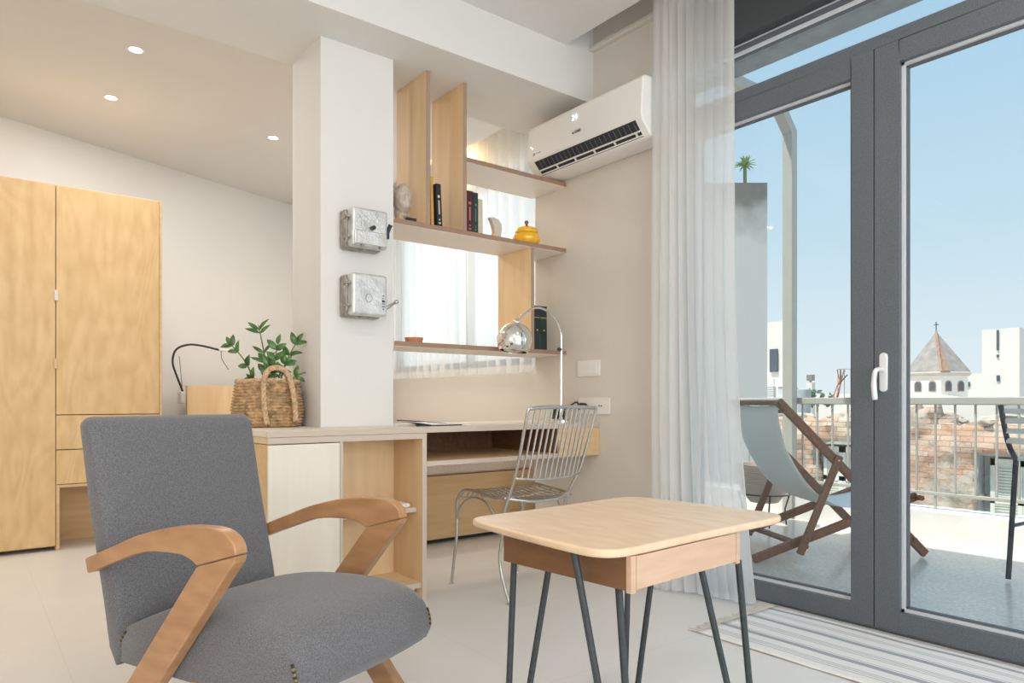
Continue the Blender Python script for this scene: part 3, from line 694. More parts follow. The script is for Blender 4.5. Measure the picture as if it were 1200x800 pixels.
# desk lamp (chrome arc)
lp = thing('desk_lamp', 'chrome arc desk lamp with a round mirrored shade on the worktop', 'lamp', (2.655, 2.95, .80))
MB().lathe([(.07, 0), (.07, .012), (.062, .018), (.012, .022), (.010, .03)], (2.655, 2.95, .8005), 28).build('base', M['chrome'], lp, smooth='auto')
MB().tube([(2.655, 2.95, .82), (2.658, 2.95, 1.235)], .0085, 12).build('pole', M['chrome'], lp, smooth='auto')
arc = spline([(2.658, 2.95, 1.22), (2.655, 2.95, 1.30), (2.621, 2.95, 1.37), (2.557, 2.95, 1.418), (2.478, 2.95, 1.432), (2.41, 2.95, 1.405), (2.361, 2.95, 1.365), (2.331, 2.95, 1.33)], 6)
MB().tube(arc, .007, 10).build('arc_arm', M['chrome'], lp, smooth=True)
MB().tube([(2.64, 2.94, 1.21), (2.621, 2.93, 1.21)], .011, 12).build('clamp_knob', M['black_pl'], lp, smooth='auto')
sph = MB(); cs = Vector((2.323, 2.95, 1.246)); R_ = .095; ax = Vector((.15, 0, 1)).normalized()
prof = [(R_*math.sin(t), R_*math.cos(t)) for t in [PI*.02+PI*.70*i/22 for i in range(23)]]
q = Vector((0, 0, 1)).rotation_difference(ax)
tmp = MB().lathe(prof, (0, 0, 0), 36, cap=False)
sph.add([tuple(q @ Vector(p)+cs) for p in tmp.v], tmp.f)
shd = sph.build('shade', M['chrome'], lp, smooth=True, solid=.002)
tmp = MB().lathe([(.022, .088), (.022, .100), (.012, .108), (.008, .118)], (0, 0, 0), 20)
MB().add([tuple(q @ Vector(p)+cs) for p in tmp.v], tmp.f).build('cap', M['chrome'], shd, smooth='auto')
MB().sphere(tuple(cs-ax*.01), .03, 14, 10).build('bulb', M['white_pl'], shd, smooth=True)

# reading lamp by the bed
rd = thing('reading_lamp', 'black gooseneck reading lamp with white tip beside the headboard', 'lamp', (1.42, 6.29, .98))
Yr = 6.22
def rp_(px, py): return None
MB().tube(spline([(1.425, Yr, .93), (1.425, Yr, 1.0), (1.38, Yr, 1.13), (1.35, Yr, 1.24), (1.375, Yr, 1.34), (1.46, Yr, 1.385), (1.56, Yr, 1.385), (1.71, Yr, 1.355)], 6), .0085, 8).build('gooseneck', M['black_pl'], rd, smooth=True)
MB().tube([(1.71, Yr, 1.355), (1.80, Yr, 1.352)], .012, 10).build('lamp_head', M['white_pl'], rd, smooth='auto')
MB().tube(spline([(1.73, Yr, 1.35), (1.735, Yr, 1.28), (1.79, Yr, 1.19)]), .003, 6).tube([(1.425, Yr, 1.0), (1.40, Yr, 1.29)], .0025, 6).build('cord', M['gasket'], rd)
MB().box(1.405, 1.445, Yr-.02, 6.30, .90, 1.0).build('bracket', M['steel'], rd, bevel=.006)

# ================================================================== BASKET AND PLANT
BX, BY, BZ = 1.138, 3.33, .8005
def fit2(tab, z):
    for (a, b), (c, d) in zip(tab, tab[1:]):
        if a <= z <= c: return b+(d-b)*(z-a)/(c-a)
    return tab[-1][1]
bk = thing('basket', 'woven seagrass basket with two rope handles on the worktop left of the column', 'basket', (BX, BY, BZ))
mb = MB(); rows, n = 15, 176; vs = []; fs = []
zz = []
for i in range(rows*4+1):
    t = i/(rows*4); row = i/4
    R = fit2([(0, .136), (.12, .150), (.38, .156), (.75, .143), (1, .136)], t)
    for k in range(n):
        a = 2*PI*k/n
        ri = int(row)
        wv = abs(math.sin(11*a+(ri % 2)*PI/2+.35*noise.noise(Vector((a*3, ri*2.1, 1)))))
        b_ = math.sin(PI*(row % 1))
        q = R+.013*b_**.7*(.10+.90*wv)+.0015*noise.noise(Vector((a*8, row*1.3, 0)))
        vs.append((BX+q*math.cos(a), BY+q*math.sin(a), BZ+.215*t+.003*math.sin(3*a+1)*t))
for i in range(rows*4):
    for k in range(n): fs.append((i*n+k, i*n+(k+1) % n, (i+1)*n+(k+1) % n, (i+1)*n+k))
fs.append(tuple(reversed(range(n))))
mb.add(vs, fs).build('woven_body', M['straw'], bk, smooth=True)
def braid(pts, r, strands=3):
    mb = MB(); P = spline(pts, 12); N = len(P)
    for s in range(strands):
        out = []
        for i, p in enumerate(P):
            a = i*.55+2*PI*s/strands
            d = (P[min(i+1, N-1)]-P[max(i-1, 0)]).normalized(); u = d.orthogonal().normalized(); v = d.cross(u)
            out.append(p+(u*math.cos(a)+v*math.sin(a))*r*.55)
        mb.tube(out, r*.62, 6)
    return mb
RT = .139
mb = braid([(BX+RT*math.cos(2*PI*k/20), BY+RT*math.sin(2*PI*k/20), BZ+.215+.003*math.sin(3*2*PI*k/20+1)) for k in range(21)], .0075)
mb.build('rim', M['straw_l'], bk, smooth=True)
def handle(side):
    # direction facing the viewer for side=1, away for side=-1
    dx, dy = -.34*side, -.94*side; tx, ty = .94, -.34
    def P(s, out, z): return (BX+dx*out+tx*s, BY+dy*out+ty*s, BZ+z)
    m0 = .045
    return braid([P(m0-.045, .166, .015), P(m0-.056, .168, .08), P(m0-.060, .162, .16), P(m0-.058, .146, .22), P(m0-.038, .142, .262), P(m0, .142, .272), P(m0+.035, .142, .255), P(m0+.055, .144, .215), P(m0+.068, .152, .15), P(m0+.075, .158, .09), P(m0+.078, .160, .03)], .0115)
handle(1).build('handle', M['straw_l'], bk, smooth=True)
handle(-1).build('handle', M['straw_l'], bk, smooth=True)

pl = thing('zz_plant', 'dark green glossy leafed plant growing out of the seagrass basket', 'plant', (BX, BY, BZ+.02))
MB().lathe([(.07, .015), (.10, .19), (.094, .19), (.0, .185)], (BX, BY, BZ), 24, cap=False).build('inner_pot', M['terracotta'], pl, smooth='auto')
MB().lathe([(.0, .175), (.093, .175)], (BX, BY, BZ), 24, cap=False).build('soil', M['soil'], pl)
RG = Vector((.788, -.616, 0)); FW = Vector((.616, .788, 0)); UP = Vector((0, 0, 1))
def leafmesh(mb, base, d, nrm, L, W_):
    d = d.normalized(); s = d.cross(nrm).normalized(); nn = s.cross(d).normalized()
    N = 7; vs = []
    for i in range(N+1):
        t = i/N; wv = W_*math.sin(PI*t**.8)**.85 if 0 < t < 1 else 0
        c = base+d*L*t+nn*(.10*L*math.sin(PI*t)-.06*L*t)
        vs += [c-s*wv/2+nn*wv*.18, c, c+s*wv/2+nn*wv*.18]
    fs = []
    for i in range(N):
        a = i*3
        fs += [(a, a+1, a+4, a+3), (a+1, a+2, a+5, a+4)]
    mb.add(vs, fs)
rnd = random.Random(11)
stm = MB(); lf = MB(); ctr = Vector((BX, BY, BZ+.18))
# (right offset, fwd offset, height) of each stem tip relative to the basket centre, base offset, pairs, leaf size
STEMS = [(-.045, .0, .300, .0, (.42, .55, .82, .93), .072, .020, 1), (-.165, -.02, .205, -.05, (.45, .80, .97), .062, .028, .8), (.055, -.03, .205, .03, (.35, .6, .85), .070, .028, .8),
         (.130, .03, .225, .05, (.45, .68, .90), .066, .028, .7), (.178, .06, .085, .08, (.55, .95), .060, .024, .8), (-.015, .05, .13, -.02, (.5, .9), .07, .030, 1), (.03, -.05, .10, .0, (.4, .9), .065, .030, 1), (.09, -.01, .12, .04, (.5, .9), .06, .026, 1), (-.06, -.04, .05, -.04, (.9,), .06, .026, 1)]
for (rx, fy, h, b0, ts, L, W_, spread) in STEMS:
    base = ctr+RG*b0+FW*rnd.uniform(-.02, .02); tip = ctr+RG*rx+FW*fy+UP*h
    mid = (base+tip)/2+RG*(-(rx-b0)*.10)+UP*.015
    P = spline([base, mid, tip], 8); stm.tube(P, [.0052-.003*i/(len(P)-1) for i in range(len(P))], 6)
    d = (tip-mid).normalized(); lateral = d.cross(FW).normalized()
    for t in ts:
        idx = min(len(P)-1, int(t*(len(P)-1))); p = P[idx]
        for sgn in (-1, 1):
            dd = lateral*sgn*spread+d*rnd.uniform(.55, .95)+FW*rnd.uniform(-.35, .2)
            nrm = (-FW+UP*.4+lateral*rnd.uniform(-.5, .5)).normalized()
            leafmesh(lf, p, dd, nrm, L*rnd.uniform(.85, 1.1), W_*rnd.uniform(.85, 1.15))
    if rx != -.045: leafmesh(lf, P[-1], d+RG*.15, -FW, L*.75, W_*.8)
stm.build('stems', M['stem'], pl, smooth=True)
lf.build('leaves', M['leaf'], pl, smooth=True, solid=.0012)

# ================================================================== DOWNLIGHTS
dl_mat = emit('downlight_diffuser', (1, .93, .82), 14)
LBL = {(.757, 4.358): 'round recessed ceiling spotlight, nearer of the two above the wardrobe',
       (.751, 5.142): 'round recessed ceiling spotlight, lower one of the two above the wardrobe',
       (1.81, 5.185): 'round recessed ceiling spotlight just left of the column top',
       }
extra = [(.2, .9, 'above the armchair'), (1.7, .9, 'above the side table'), (.2, -1.0, 'behind the viewer in the middle of the room'), (1.7, -1.0, 'behind the viewer near the balcony doors'), (-1.4, .9, 'beside the left wall of the living room'), (-1.4, -1.0, 'behind the viewer in the left corner'), (-1.2, 4.4, 'in front of the far end of the wardrobe')]
def downlight(x, y, label, e_, col=(1, .88, .74), group=None):
    r = thing('ceiling_spotlight', label, 'ceiling light', (x, y, ZC), 0, group)
    MB().lathe([(.030, -.003), (.042, -.005), (.045, -.002), (.045, .0), (.030, .0)], (x, y, ZC), 28, cap=False).build('ring', M['white_pl'], r, smooth='auto')
    MB().lathe([(.001, -.0035), (.037, -.0035), (.037, -.001), (.001, -.001)], (x, y, ZC), 28).build('diffuser', dl_mat, r)
    l = light('lamp_light', 'AREA', (x, y, ZC-.02), (0, 0, -1), e_, col, .075); l.data.shape = 'DISK'
    l.location = (0, 0, -.02); l.parent = r; l.rotation_euler = (0, 0, 0)
for (x, y), lb in LBL.items(): downlight(x, y, lb, 10, (1, .96, .90))
for (x, y, lb) in extra: downlight(x, y, 'recessed ceiling spotlight '+lb, 7)

# ================================================================== ARMCHAIR
ar = thing('armchair', 'grey upholstered armchair with bent wooden arms in the foreground', 'armchair', (0.4174, 1.6956, 0), math.atan2(.37208, .9282))
def A(u, v, z): return (u, -v, z)
def board(poly, u0, u1, dens=1):
    return MB().prism(poly, lambda v, z: A(u0, v, z), lambda v, z: A(u1, v, z))
def smooth_poly(pts, n=5):
    P = [Vector((p[0], p[1], 0)) for p in pts]; return [(q.x, q.y) for q in spline(P, n)]
top_curve = smooth_poly([(-.453, .513), (-.334, .556), (-.227, .594), (-.093, .626), (.02, .637), (.085, .633), (.122, .612), (.133, .585)])
under = smooth_poly([(0, .547), (-.03, .560), (-.077, .566), (-.20, .556), (-.334, .514), (-.441, .476)])
arm_poly = top_curve+under
leg_poly = [(.133, .585)]+smooth_poly([(.128, .572), (.112, .552), (.094, .528), (.06, .486)], 3)+[(-.046, .372), (-.149, .252), (-.356, 0), (-.461, 0), (-.269, .228), (0, .547)]
leg_poly = [(.133, .583), (.126, .566), (.108, .545), (.08, .513), (-.046, .363), (-.149, .242), (-.350, 0), (-.455, 0), (-.269, .228), (-.001, .545)]
flg = [(.165, 0), (.265, 0), (.02, .262), (-.075, .262)]
for u0, u1 in ((0, .034), (.560, .594)):
    am = board(arm_poly, u0, u1).build('armrest', M['arm'], ar, world=False, bevel=.004, seg=2)
    board(leg_poly, u0, u1).build('arm_leg', M['arm'], ar, world=False, bevel=.004, seg=2)
    uu = u0+(.036 if u0 == 0 else -.036)
    board(flg, uu, uu+.034).build('front_leg', M['arm'], ar, world=False, bevel=.004, seg=2)
# backrest: soft slab
def fit(tab, z):
    for (a, b), (c, d) in zip(tab, tab[1:]):
        if a <= z <= c: return b+(d-b)*(z-a)/(c-a)
    return tab[0][1] if z < tab[0][0] else tab[-1][1]
front_t = [(.24, -.338), (.4, -.372), (.67, -.442), (.875, -.487)]
rear_t = [(.24, -.412), (.4, -.446), (.62, -.503), (.875, -.553)]
def back_mesh():
    mb = MB(); NZ, NU = 34, 20; rr = .03
    rings = []
    for i in range(NZ+1):
        t = 1-(1-i/NZ)**2.2; z = .24+.638*t
        # rounding at the top
        e_ = max(0, (z-(.878-rr))/rr); k = math.sqrt(max(0, 1-e_*e_)) if e_ < 1 else 0
        e2 = max(0, ((.24+rr*.6)-z)/(rr*.6)); k2 = math.sqrt(max(0.02, 1-e2*e2))
        k = max(.15, k)*k2
        cf, cr_ = fit(front_t, z), fit(rear_t, z); cm = (cf+cr_)/2; h = (cf-cr_)/2*k
        ec = max(0, (z-.848)/.03); kc = 1-math.sqrt(max(0, 1-min(1, ec)**2)); wl, wr = .038+.026*kc-.006*t, .553-.026*kc+.006*t
        ring = []
        N = 44
        for j in range(N):
            a = 2*PI*j/N
            ca, sa = math.cos(a), math.sin(a)
            pw = .28
            x = (wl+wr)/2+(wr-wl)/2*math.copysign(abs(ca)**pw, ca)
            bul = .016*(1-(abs(ca)**pw)**4)*math.sin(PI*min(1, max(0, t)))*(1 if sa > 0 else .5)
            v = cm+(h)*math.copysign(abs(sa)**pw, sa)+(bul if sa > 0 else -bul)
            ring.append(A(x, v, z))
        rings.append(ring)
    vs = [p for r in rings for p in r]; fs = []
    for i in range(NZ):
        for j in range(44): fs.append((i*44+j, i*44+(j+1) % 44, (i+1)*44+(j+1) % 44, (i+1)*44+j))
    fs.append(tuple(reversed(range(44)))); fs.append(tuple(range(NZ*44, NZ*44+44)))
    return mb.add(vs, fs)
bkr = back_mesh().build('backrest', M['grey_fabric'], ar, world=False, smooth='auto', auto=60)
# seat: closed profile loop swept across the width
top_s = smooth_poly([(-.40, .30), (-.36, .335), (-.27, .365), (-.15, .392), (0, .405), (.12, .402), (.19, .388), (.232, .362), (.25, .325), (.248, .29), (.225, .262)], 4)
bot_s = [(.18, .252), (0, .246), (-.2, .242), (-.40, .240)]
loop = top_s+bot_s
def seat_mesh():
    mb = MB(); NU = 26; n = len(loop); vs = []
    for i in range(NU+1):
        t = i/NU; s = 2*t-1
        edge = abs(s)
        k = 1-max(0, (edge-.93)/.07)**2*.16      # pull in at the sides
        for j, (v, z) in enumerate(loop):
            zc = .315
            dome = .030*(1-s**4)*max(0, min(1, (z-.33)/.05))
            fwd = .022*(1-s**2)*max(0, min(1, (v-.1)/.13))
            vs.append(A(.037+.52*t, (v+.07)*k-.07+fwd, zc+(z-zc)*k+dome))
    fs = []
    for i in range(NU):
        for j in range(n): fs.append((i*n+j, i*n+(j+1) % n, (i+1)*n+(j+1) % n, (i+1)*n+j))
    fs.append(tuple(range(n))); fs.append(tuple(reversed(range(NU*n, NU*n+n))))
    return mb.add(vs, fs)
seat_o = seat_mesh().build('seat', M['grey_fabric'], ar, world=False, smooth='auto', auto=50)
brass = mat('brass_nail', (.30, .22, .10), .3, metal=1, var=.2)
from mathutils.bvhtree import BVHTree
_me = seat_o.data; bvh = BVHTree.FromPolygons([v.co for v in _me.vertices], [p.vertices for p in _me.polygons])
def nails(pts, nm):
    P = []
    for a, b in zip([Vector(p) for p in pts], [Vector(p) for p in pts][1:]):
        for i in range(16): P.append(bvh.find_nearest(a+(b-a)*i/16)[0])
    P.append(bvh.find_nearest(Vector(pts[-1]))[0])
    tp_ = MB().tube(P, .0042, 6).build('welt', M['black_pl'], ar, world=False)
    mb = MB(); L = 0
    for a, b in zip(P, P[1:]):
        L += (b-a).length
        if L > .0105: mb.sphere(b, .0052, 8, 5); L = 0
    mb.build('nail_row', brass, tp_, world=False)
nails([A(.036, -.350, .335), A(.036, -.372, .29), A(.036, -.405, .246)], 0)
nails([A(.552, .26, .36), A(.552, .26, .31), A(.552, .24, .268)], 1)
nails([A(.042, .26, .36), A(.042, .26, .31), A(.042, .24, .268)], 2)
nails([A(.558, -.350, .335), A(.558, -.372, .29), A(.558, -.405, .246)], 3)

# ================================================================== SIDE TABLE
tb = thing('side_table', 'small light wood side table with rounded corners and black hairpin legs', 'table', (1.3, 1.2, 0))
ctl = [(.972, .915), (1.40, .925), (1.64, .985), (1.735, 1.06), (1.745, 1.12), (1.66, 1.49), (1.60, 1.535), (1.10, 1.50), (1.00, 1.455), (.965, 1.36), (.945, 1.02), (.942, .955)]
def chaikin(p, it=3):
    for _ in range(it):
        q = []
        for i in range(len(p)):
            a, b = p[i], p[(i+1) % len(p)]
            q += [(a[0]*.75+b[0]*.25, a[1]*.75+b[1]*.25), (a[0]*.25+b[0]*.75, a[1]*.25+b[1]*.75)]
        p = q
    return p
ctl = [(.93, .90), (1.35, .905), (1.76, 1.0), (1.735, 1.25), (1.655, 1.555), (1.35, 1.53), (.985, 1.50), (.955, 1.2)]
ctl2 = []
for i, p in enumerate(ctl):     # keep the sides straight, round only the corners
    ctl2.append(p)
out_t = chaikin([(1.0, 1.06), (1.012, 1.01), (1.05, .984), (1.12, .984), (1.35, 1.0), (1.58, 1.005), (1.68, 1.01), (1.722, 1.04), (1.725, 1.10), (1.70, 1.38), (1.685, 1.48), (1.66, 1.52), (1.60, 1.53), (1.27, 1.505), (1.08, 1.505), (1.03, 1.49), (1.015, 1.44), (1.003, 1.25)], 2)
MB().prism(out_t, lambda a, b: (a, b, .602), lambda a, b: (a, b, .620)).build('tabletop', M['ply_table'], tb, bevel=.006, seg=3, smooth='auto')
BXC = [(1.080, .985), (1.499, 1.012), (1.465, 1.40), (1.046, 1.372)]     # drawer box corners
def slabq(p, q, th, z0, z1, inset=0):
    P, Q = Vector((*p, 0)), Vector((*q, 0)); d = (Q-P).normalized(); n_ = Vector((-d.y, d.x, 0))
    P, Q = P+d*inset, Q-d*inset
    pts = [P, Q, Q+n_*th, P+n_*th]
    return MB().prism([(v.x, v.y) for v in pts], lambda a, b: (a, b, z0), lambda a, b: (a, b, z1))
slabq(BXC[1], BXC[2], .014, .528, .6015, .012).build('side_board', M['ply_shaded'], tb, bevel=.0015)
slabq(BXC[2], BXC[3], .014, .528, .6015).build('back_board', M['ply_shaded'], tb, bevel=.0015)
slabq(BXC[3], BXC[0], .014, .528, .6015, .012).build('side_board', M['ply_shaded'], tb, bevel=.0015)
MB().prism([(1.092, 1.0), (1.486, 1.025), (1.455, 1.385), (1.06, 1.36)], lambda a, b: (a, b, .530), lambda a, b: (a, b, .540)).build('bottom_board', M['ply_shaded'], tb)
c0_, c1_ = Vector((*BXC[0], 0)), Vector((*BXC[1], 0)); dd_ = (c1_-c0_).normalized()
slabq(c0_.xy, (c0_+dd_*.016).xy, .014, .524, .6015).build('corner_strip', M['ply_box'], tb, bevel=.001)
slabq((c1_-dd_*.016).xy, c1_.xy, .014, .524, .6015).build('corner_strip', M['ply_box'], tb, bevel=.001)
slabq((c0_+dd_*.0175).xy, (c1_-dd_*.0175).xy, .012, .530, .600).build('drawer_front', M['ply_box'], tb, bevel=.0015)
import numpy as np
FWv = (.6158, .7879); RTv = (.7879, -.6158)
HP = {'left': ((1.103, 1.397), (1.183, 1.335), (1.084, 1.412), (1.106, 1.394)),
      'front': ((1.028, 1.100), (1.099, 1.045), (1.112, 1.035), (1.130, 1.020)),
      'right': ((1.433, 1.083), (1.509, 1.024), (1.525, 1.010), (1.546, .995)),
      'back': ((1.473, 1.349), (1.539, 1.297), (1.460, 1.359), (1.479, 1.345))}
for k, (t0, t1, b0, b1) in HP.items():
    zt = .6015
    if k == 'right': zt = .5275
    mb_ = ((b0[0]+b1[0])/2, (b0[1]+b1[1])/2)
    P = [(*t0, zt)]+[(b0[0]+(t0[0]-b0[0])*.04, b0[1]+(t0[1]-b0[1])*.04, .03), (b0[0]*.8+mb_[0]*.2, b0[1]*.8+mb_[1]*.2, .014), (*mb_, .0075), (b1[0]*.8+mb_[0]*.2, b1[1]*.8+mb_[1]*.2, .014), (b1[0]+(t1[0]-b1[0])*.04, b1[1]+(t1[1]-b1[1])*.04, .03), (*t1, zt)]
    MB().tube(P, .0082, 10).build('hairpin_leg', M['black_metal'], tb, smooth='auto')

# ================================================================== WIRE CHAIR
wc = thing('wire_chair', 'silver metal rod chair with slatted back standing at the desk', 'chair', (2.15, 2.72, 0))
XL, XR = 1.945, 2.345
def rod(mb, pts, r=.0075, n=6): return mb.tube(spline(pts, n), r, 8)
for sx_, x, xf, xt in (('l', XL, 1.95, 1.945), ('r', XR-.03, 2.385, 2.36)):
    mb = MB(); rod(mb, [(xf, 2.514, .004), (xf*.9+x*.1, 2.585, .17), (x, 2.555, .33), (x, 2.546, .414), (x, 2.508, .496), (x*.6+xt*.4, 2.47, .576), (x*.4+xt*.6, 2.44, .655), (xt, 2.38, .865), (xt+(.012 if sx_ == 'l' else -.012), 2.377, .888)])
    mb.build('rear_upright', M['steel'], wc, smooth=True)
    fx = x if sx_ == 'l' else x+.05
    mb = MB(); rod(mb, [(fx, 2.985, .004), (fx, 2.962, .12), (fx, 2.938, .25), (fx, 2.935, .40), (fx, 2.925, .44), (fx, 2.885, .478), (fx, 2.82, .488), (fx, 2.70, .478), (fx, 2.60, .472), (x, 2.53, .478)])
    mb.build('front_leg', M['steel'], wc, smooth=True)
    mb = MB(); rod(mb, [(fx, 2.937, .33), (fx, 2.90, .40), (fx, 2.83, .445), (fx, 2.74, .455), (fx, 2.65, .42), (x, 2.56, .30)], .006)
    mb.build('side_arch', M['steel'], wc, smooth=True)
    MB().lathe([(.0, .001), (.014, .001), (.014, .005), (.006, .010), (.0, .010)], (fx, 2.985, 0), 14, cap=False).lathe([(.0, .001), (.014, .001), (.014, .005), (.006, .010), (.0, .010)], (xf, 2.514, 0), 14, cap=False).build('foot_pad', M['steel'], wc)
xt0, xt1 = 1.957, 2.348
mb = MB(); rod(mb, [(xt0, 2.377, .888), (2.05, 2.365, .893), (2.15, 2.360, .894), (2.26, 2.365, .893), (xt1, 2.377, .888)], .0085)
mb.build('top_bar', M['steel'], wc, smooth=True)
mb = MB(); rod(mb, [(1.946, 2.465, .575), (2.05, 2.445, .566), (2.14, 2.44, .563), (2.24, 2.445, .566), (2.335, 2.465, .575)], .0065); mb.build('lower_back_bar', M['steel'], wc, smooth=True)
mb = MB(); rod(mb, [(1.945, 2.525, .478), (2.05, 2.49, .462), (2.14, 2.482, .458), (2.24, 2.49, .462), (2.318, 2.525, .478)], .0075); mb.build('rear_seat_bar', M['steel'], wc, smooth=True)
for k in range(12):
    t = (k+1)/13; bw = 4*t*(1-t)
    xa, xb = 1.957+(2.348-1.957)*t, 1.946+(2.335-1.946)*t
    MB().tube([(xa, 2.377-.016*bw, .889), (xb, 2.465-.024*bw, .572-.008*bw)], .005, 8).build('back_rod', M['steel'], wc, smooth='auto')
mb = MB()
for k in range(13):
    t = (k+.5)/13; x = XL+.004+(2.355-XL)*t; bw = 4*t*(1-t)
    rod(mb, [(x, 2.928, .435), (x, 2.885, .480-.004*bw), (x, 2.80, .484-.014*bw), (x, 2.68, .470-.022*bw), (x, 2.58, .466-.012*bw), (x*.97+.063, 2.525-.04*bw, .470-.014*bw)], .0042, 4)
mb.build('seat_grid', M['steel'], wc, smooth=True)
mb = MB()
for y, z in ((2.925, .437), (2.86, .482), (2.78, .478), (2.70, .466), (2.62, .462)):
    rod(mb, [(XL, y, z+.004), (2.05, y, z-.010), (2.15, y, z-.014), (2.25, y, z-.010), (2.362, y, z+.004)], .0045, 4)
mb.build('seat_cross_rods', M['steel'], wc, smooth=True)

# ================================================================== RUG
def rug_mat():
    m, n, b = new_mat('striped_cotton'); b.inputs['Roughness'].default_value = .95
    t = n.nodes.new('ShaderNodeTexCoord'); s = n.nodes.new('ShaderNodeSeparateXYZ'); n.links.new(t.outputs['Object'], s.inputs[0])
    mr = n.nodes.new('ShaderNodeMapRange'); mr.inputs['From Min'].default_value = -.28; mr.inputs['From Max'].default_value = .28
    n.links.new(s.outputs['X'], mr.inputs['Value'])
    r = n.nodes.new('ShaderNodeValToRGB'); cr = r.color_ramp; cr.interpolation = 'CONSTANT'
    W0 = (.80, .80, .79, 1); G = (.36, .385, .43, 1); L0 = (.56, .57, .59, 1)
    seq = [(0, W0), (.10, L0), (.115, W0), (.13, L0), (.145, W0), (.16, L0), (.175, W0), (.26, G), (.31, W0), (.325, G), (.335, W0), (.42, L0), (.435, W0), (.45, L0), (.465, W0), (.48, L0), (.495, W0), (.60, G), (.65, W0), (.665, G), (.675, W0), (.76, L0), (.775, W0), (.79, L0), (.805, W0), (.88, G), (.92, W0)]
    cr.elements[0].position = 0; cr.elements[0].color = W0
    cr.elements[1].position = .10; cr.elements[1].color = L0
    for p, c in seq[2:]: q = cr.elements.new(p); q.color = c
    n.links.new(mr.outputs[0], r.inputs[0])
    nz = n.nodes.new('ShaderNodeTexNoise'); nz.inputs['Scale'].default_value = 300; n.links.new(t.outputs['Object'], nz.inputs['Vector'])
    bp = n.nodes.new('ShaderNodeBump'); bp.inputs['Strength'].default_value = .4; bp.inputs['Distance'].default_value = .002
    n.links.new(nz.outputs['Fac'], bp.inputs['Height']); n.links.new(bp.outputs[0], b.inputs['Normal']); n.links.new(r.outputs[0], b.inputs['Base Color'])
    return m
rg = thing('rug', 'white cotton rug with thin grey stripes along the balcony door', 'rug', (2.58, .9, 0))
MB().grid(24, 60, lambda u, v: (2.30+.56*u, .05+1.70*v, .006+.002*noise.noise(Vector((u*5, v*9, 0))))).build('woven_field', rug_mat(), rg, solid=.004, smooth=True)
mb = MB(); rr_ = random.Random(3)
for k in range(75):
    x = 2.303+.555*k/74; y = 1.748; dx = rr_.uniform(-.012, .012); L = rr_.uniform(.03, .055)
    mb.tube([(x, y, .006), (x+dx*.5, y+L*.5, .007), (x+dx, y+L, .003)], .0028, 5)
mb.build('fringe', mat('cotton_thread', (.66, .63, .58), .95), rg, kind='stuff')

# ================================================================== DECK CHAIR
def deck_chair(name, label, N0, L, W, width, slingm, scale=1):
    ang = math.atan2(W[1], W[0]); r = thing(name, label, 'deck chair', (N0[0], N0[1], -.004), ang)
    # local: x = across the chair (W), y = towards the head (L)
    def P(s, v, z): return (s*scale, v*scale, z*scale)
    def rail(a, b, s, wd=.032, h=.05): return MB().bar(P(s, *a), P(s, *b), wd*scale, h*scale, up=(0, 0, 1))
    for s in (.0, width):
        rail((.015, .02), (.955, .925), s).build('back_rail', M['deckwood'], r, world=False, bevel=.008, seg=3)
        si = s+(.03 if s == 0 else -.03)
        b_ = rail((1.09, .02), (.05, .36), si); 
        b_.build('seat_rail', M['deckwood'], r, world=False, bevel=.008, seg=3)
        mb = MB()
        for v in (.78, .90, 1.0): 
            z = .36-(v-.05)*.327+.03
            mb.add([P(si-.011, v-.05, z-.008+.016), P(si+.011, v-.05, z-.008+.016), P(si-.011, v+.02, z-.008-.006), P(si+.011, v+.02, z-.008-.006), P(si-.011, v-.05, z-.02), P(si+.011, v-.05, z-.02), P(si-.011, v+.02, z-.03), P(si+.011, v+.02, z-.03)], [(0,1,3,2),(4,6,7,5),(0,4,5,1),(2,3,7,6),(0,2,6,4),(1,5,7,3)])
        mb.build('notch', M['deckwood'], r, world=False)
        so_ = s-(.025 if s == 0 else -.025)
        rail((.585, .61), (.835, .05), so_, .022, .045).build('prop_rail', M['deckwood'], r, world=False, bevel=.008, seg=3)
        MB().tube([P(so_-.016, .60, .585), P(so_+.02, .60, .585)], .006, 8).build('bolt', M['steel'], r, world=False)
    for nm, v, z, r_ in (('head_bar', .945, .915, .016), ('head_bar', .925, .865, .012), ('prop_bar', .80, .095, .018), ('front_bar', .06, .355, .016), ('foot_bar', .10, .11, .014)):
        MB().tube([P(-.03, v, z), P(width+.03, v, z)], r_*scale, 10).build(nm, M['deckwood'], r, world=False, smooth='auto')
    path = spline([P(0, .935, .905), P(0, .93, .80), P(0, .875, .63), P(0, .75, .44), P(0, .61, .335), P(0, .47, .30), P(0, .30, .305), P(0, .15, .33), P(0, .055, .37)], 5)
    mb = MB(); mb.grid(len(path)-1, 10, lambda u, v: (( .03+(width-.06)*v)*scale, path[round(u*(len(path)-1))].y, path[round(u*(len(path)-1))].z-.012*4*v*(1-v)))
    mb.build('canvas_sling', slingm, r, world=False, smooth=True, solid=.003)
    return r
deck_chair('deck_chair', 'wooden folding deck chair with pale grey-green canvas sling on the balcony', (4.505, 1.766), (-.87463, .48479), (.48479, .87463), .55, M['sling'])
deck_chair('deck_chair', 'second wooden deck chair with white canvas half hidden behind the green-grey one', (4.93, 1.93), (-.40, .917), (.917, .40), .20, M['sling_w'], .82) if False else None

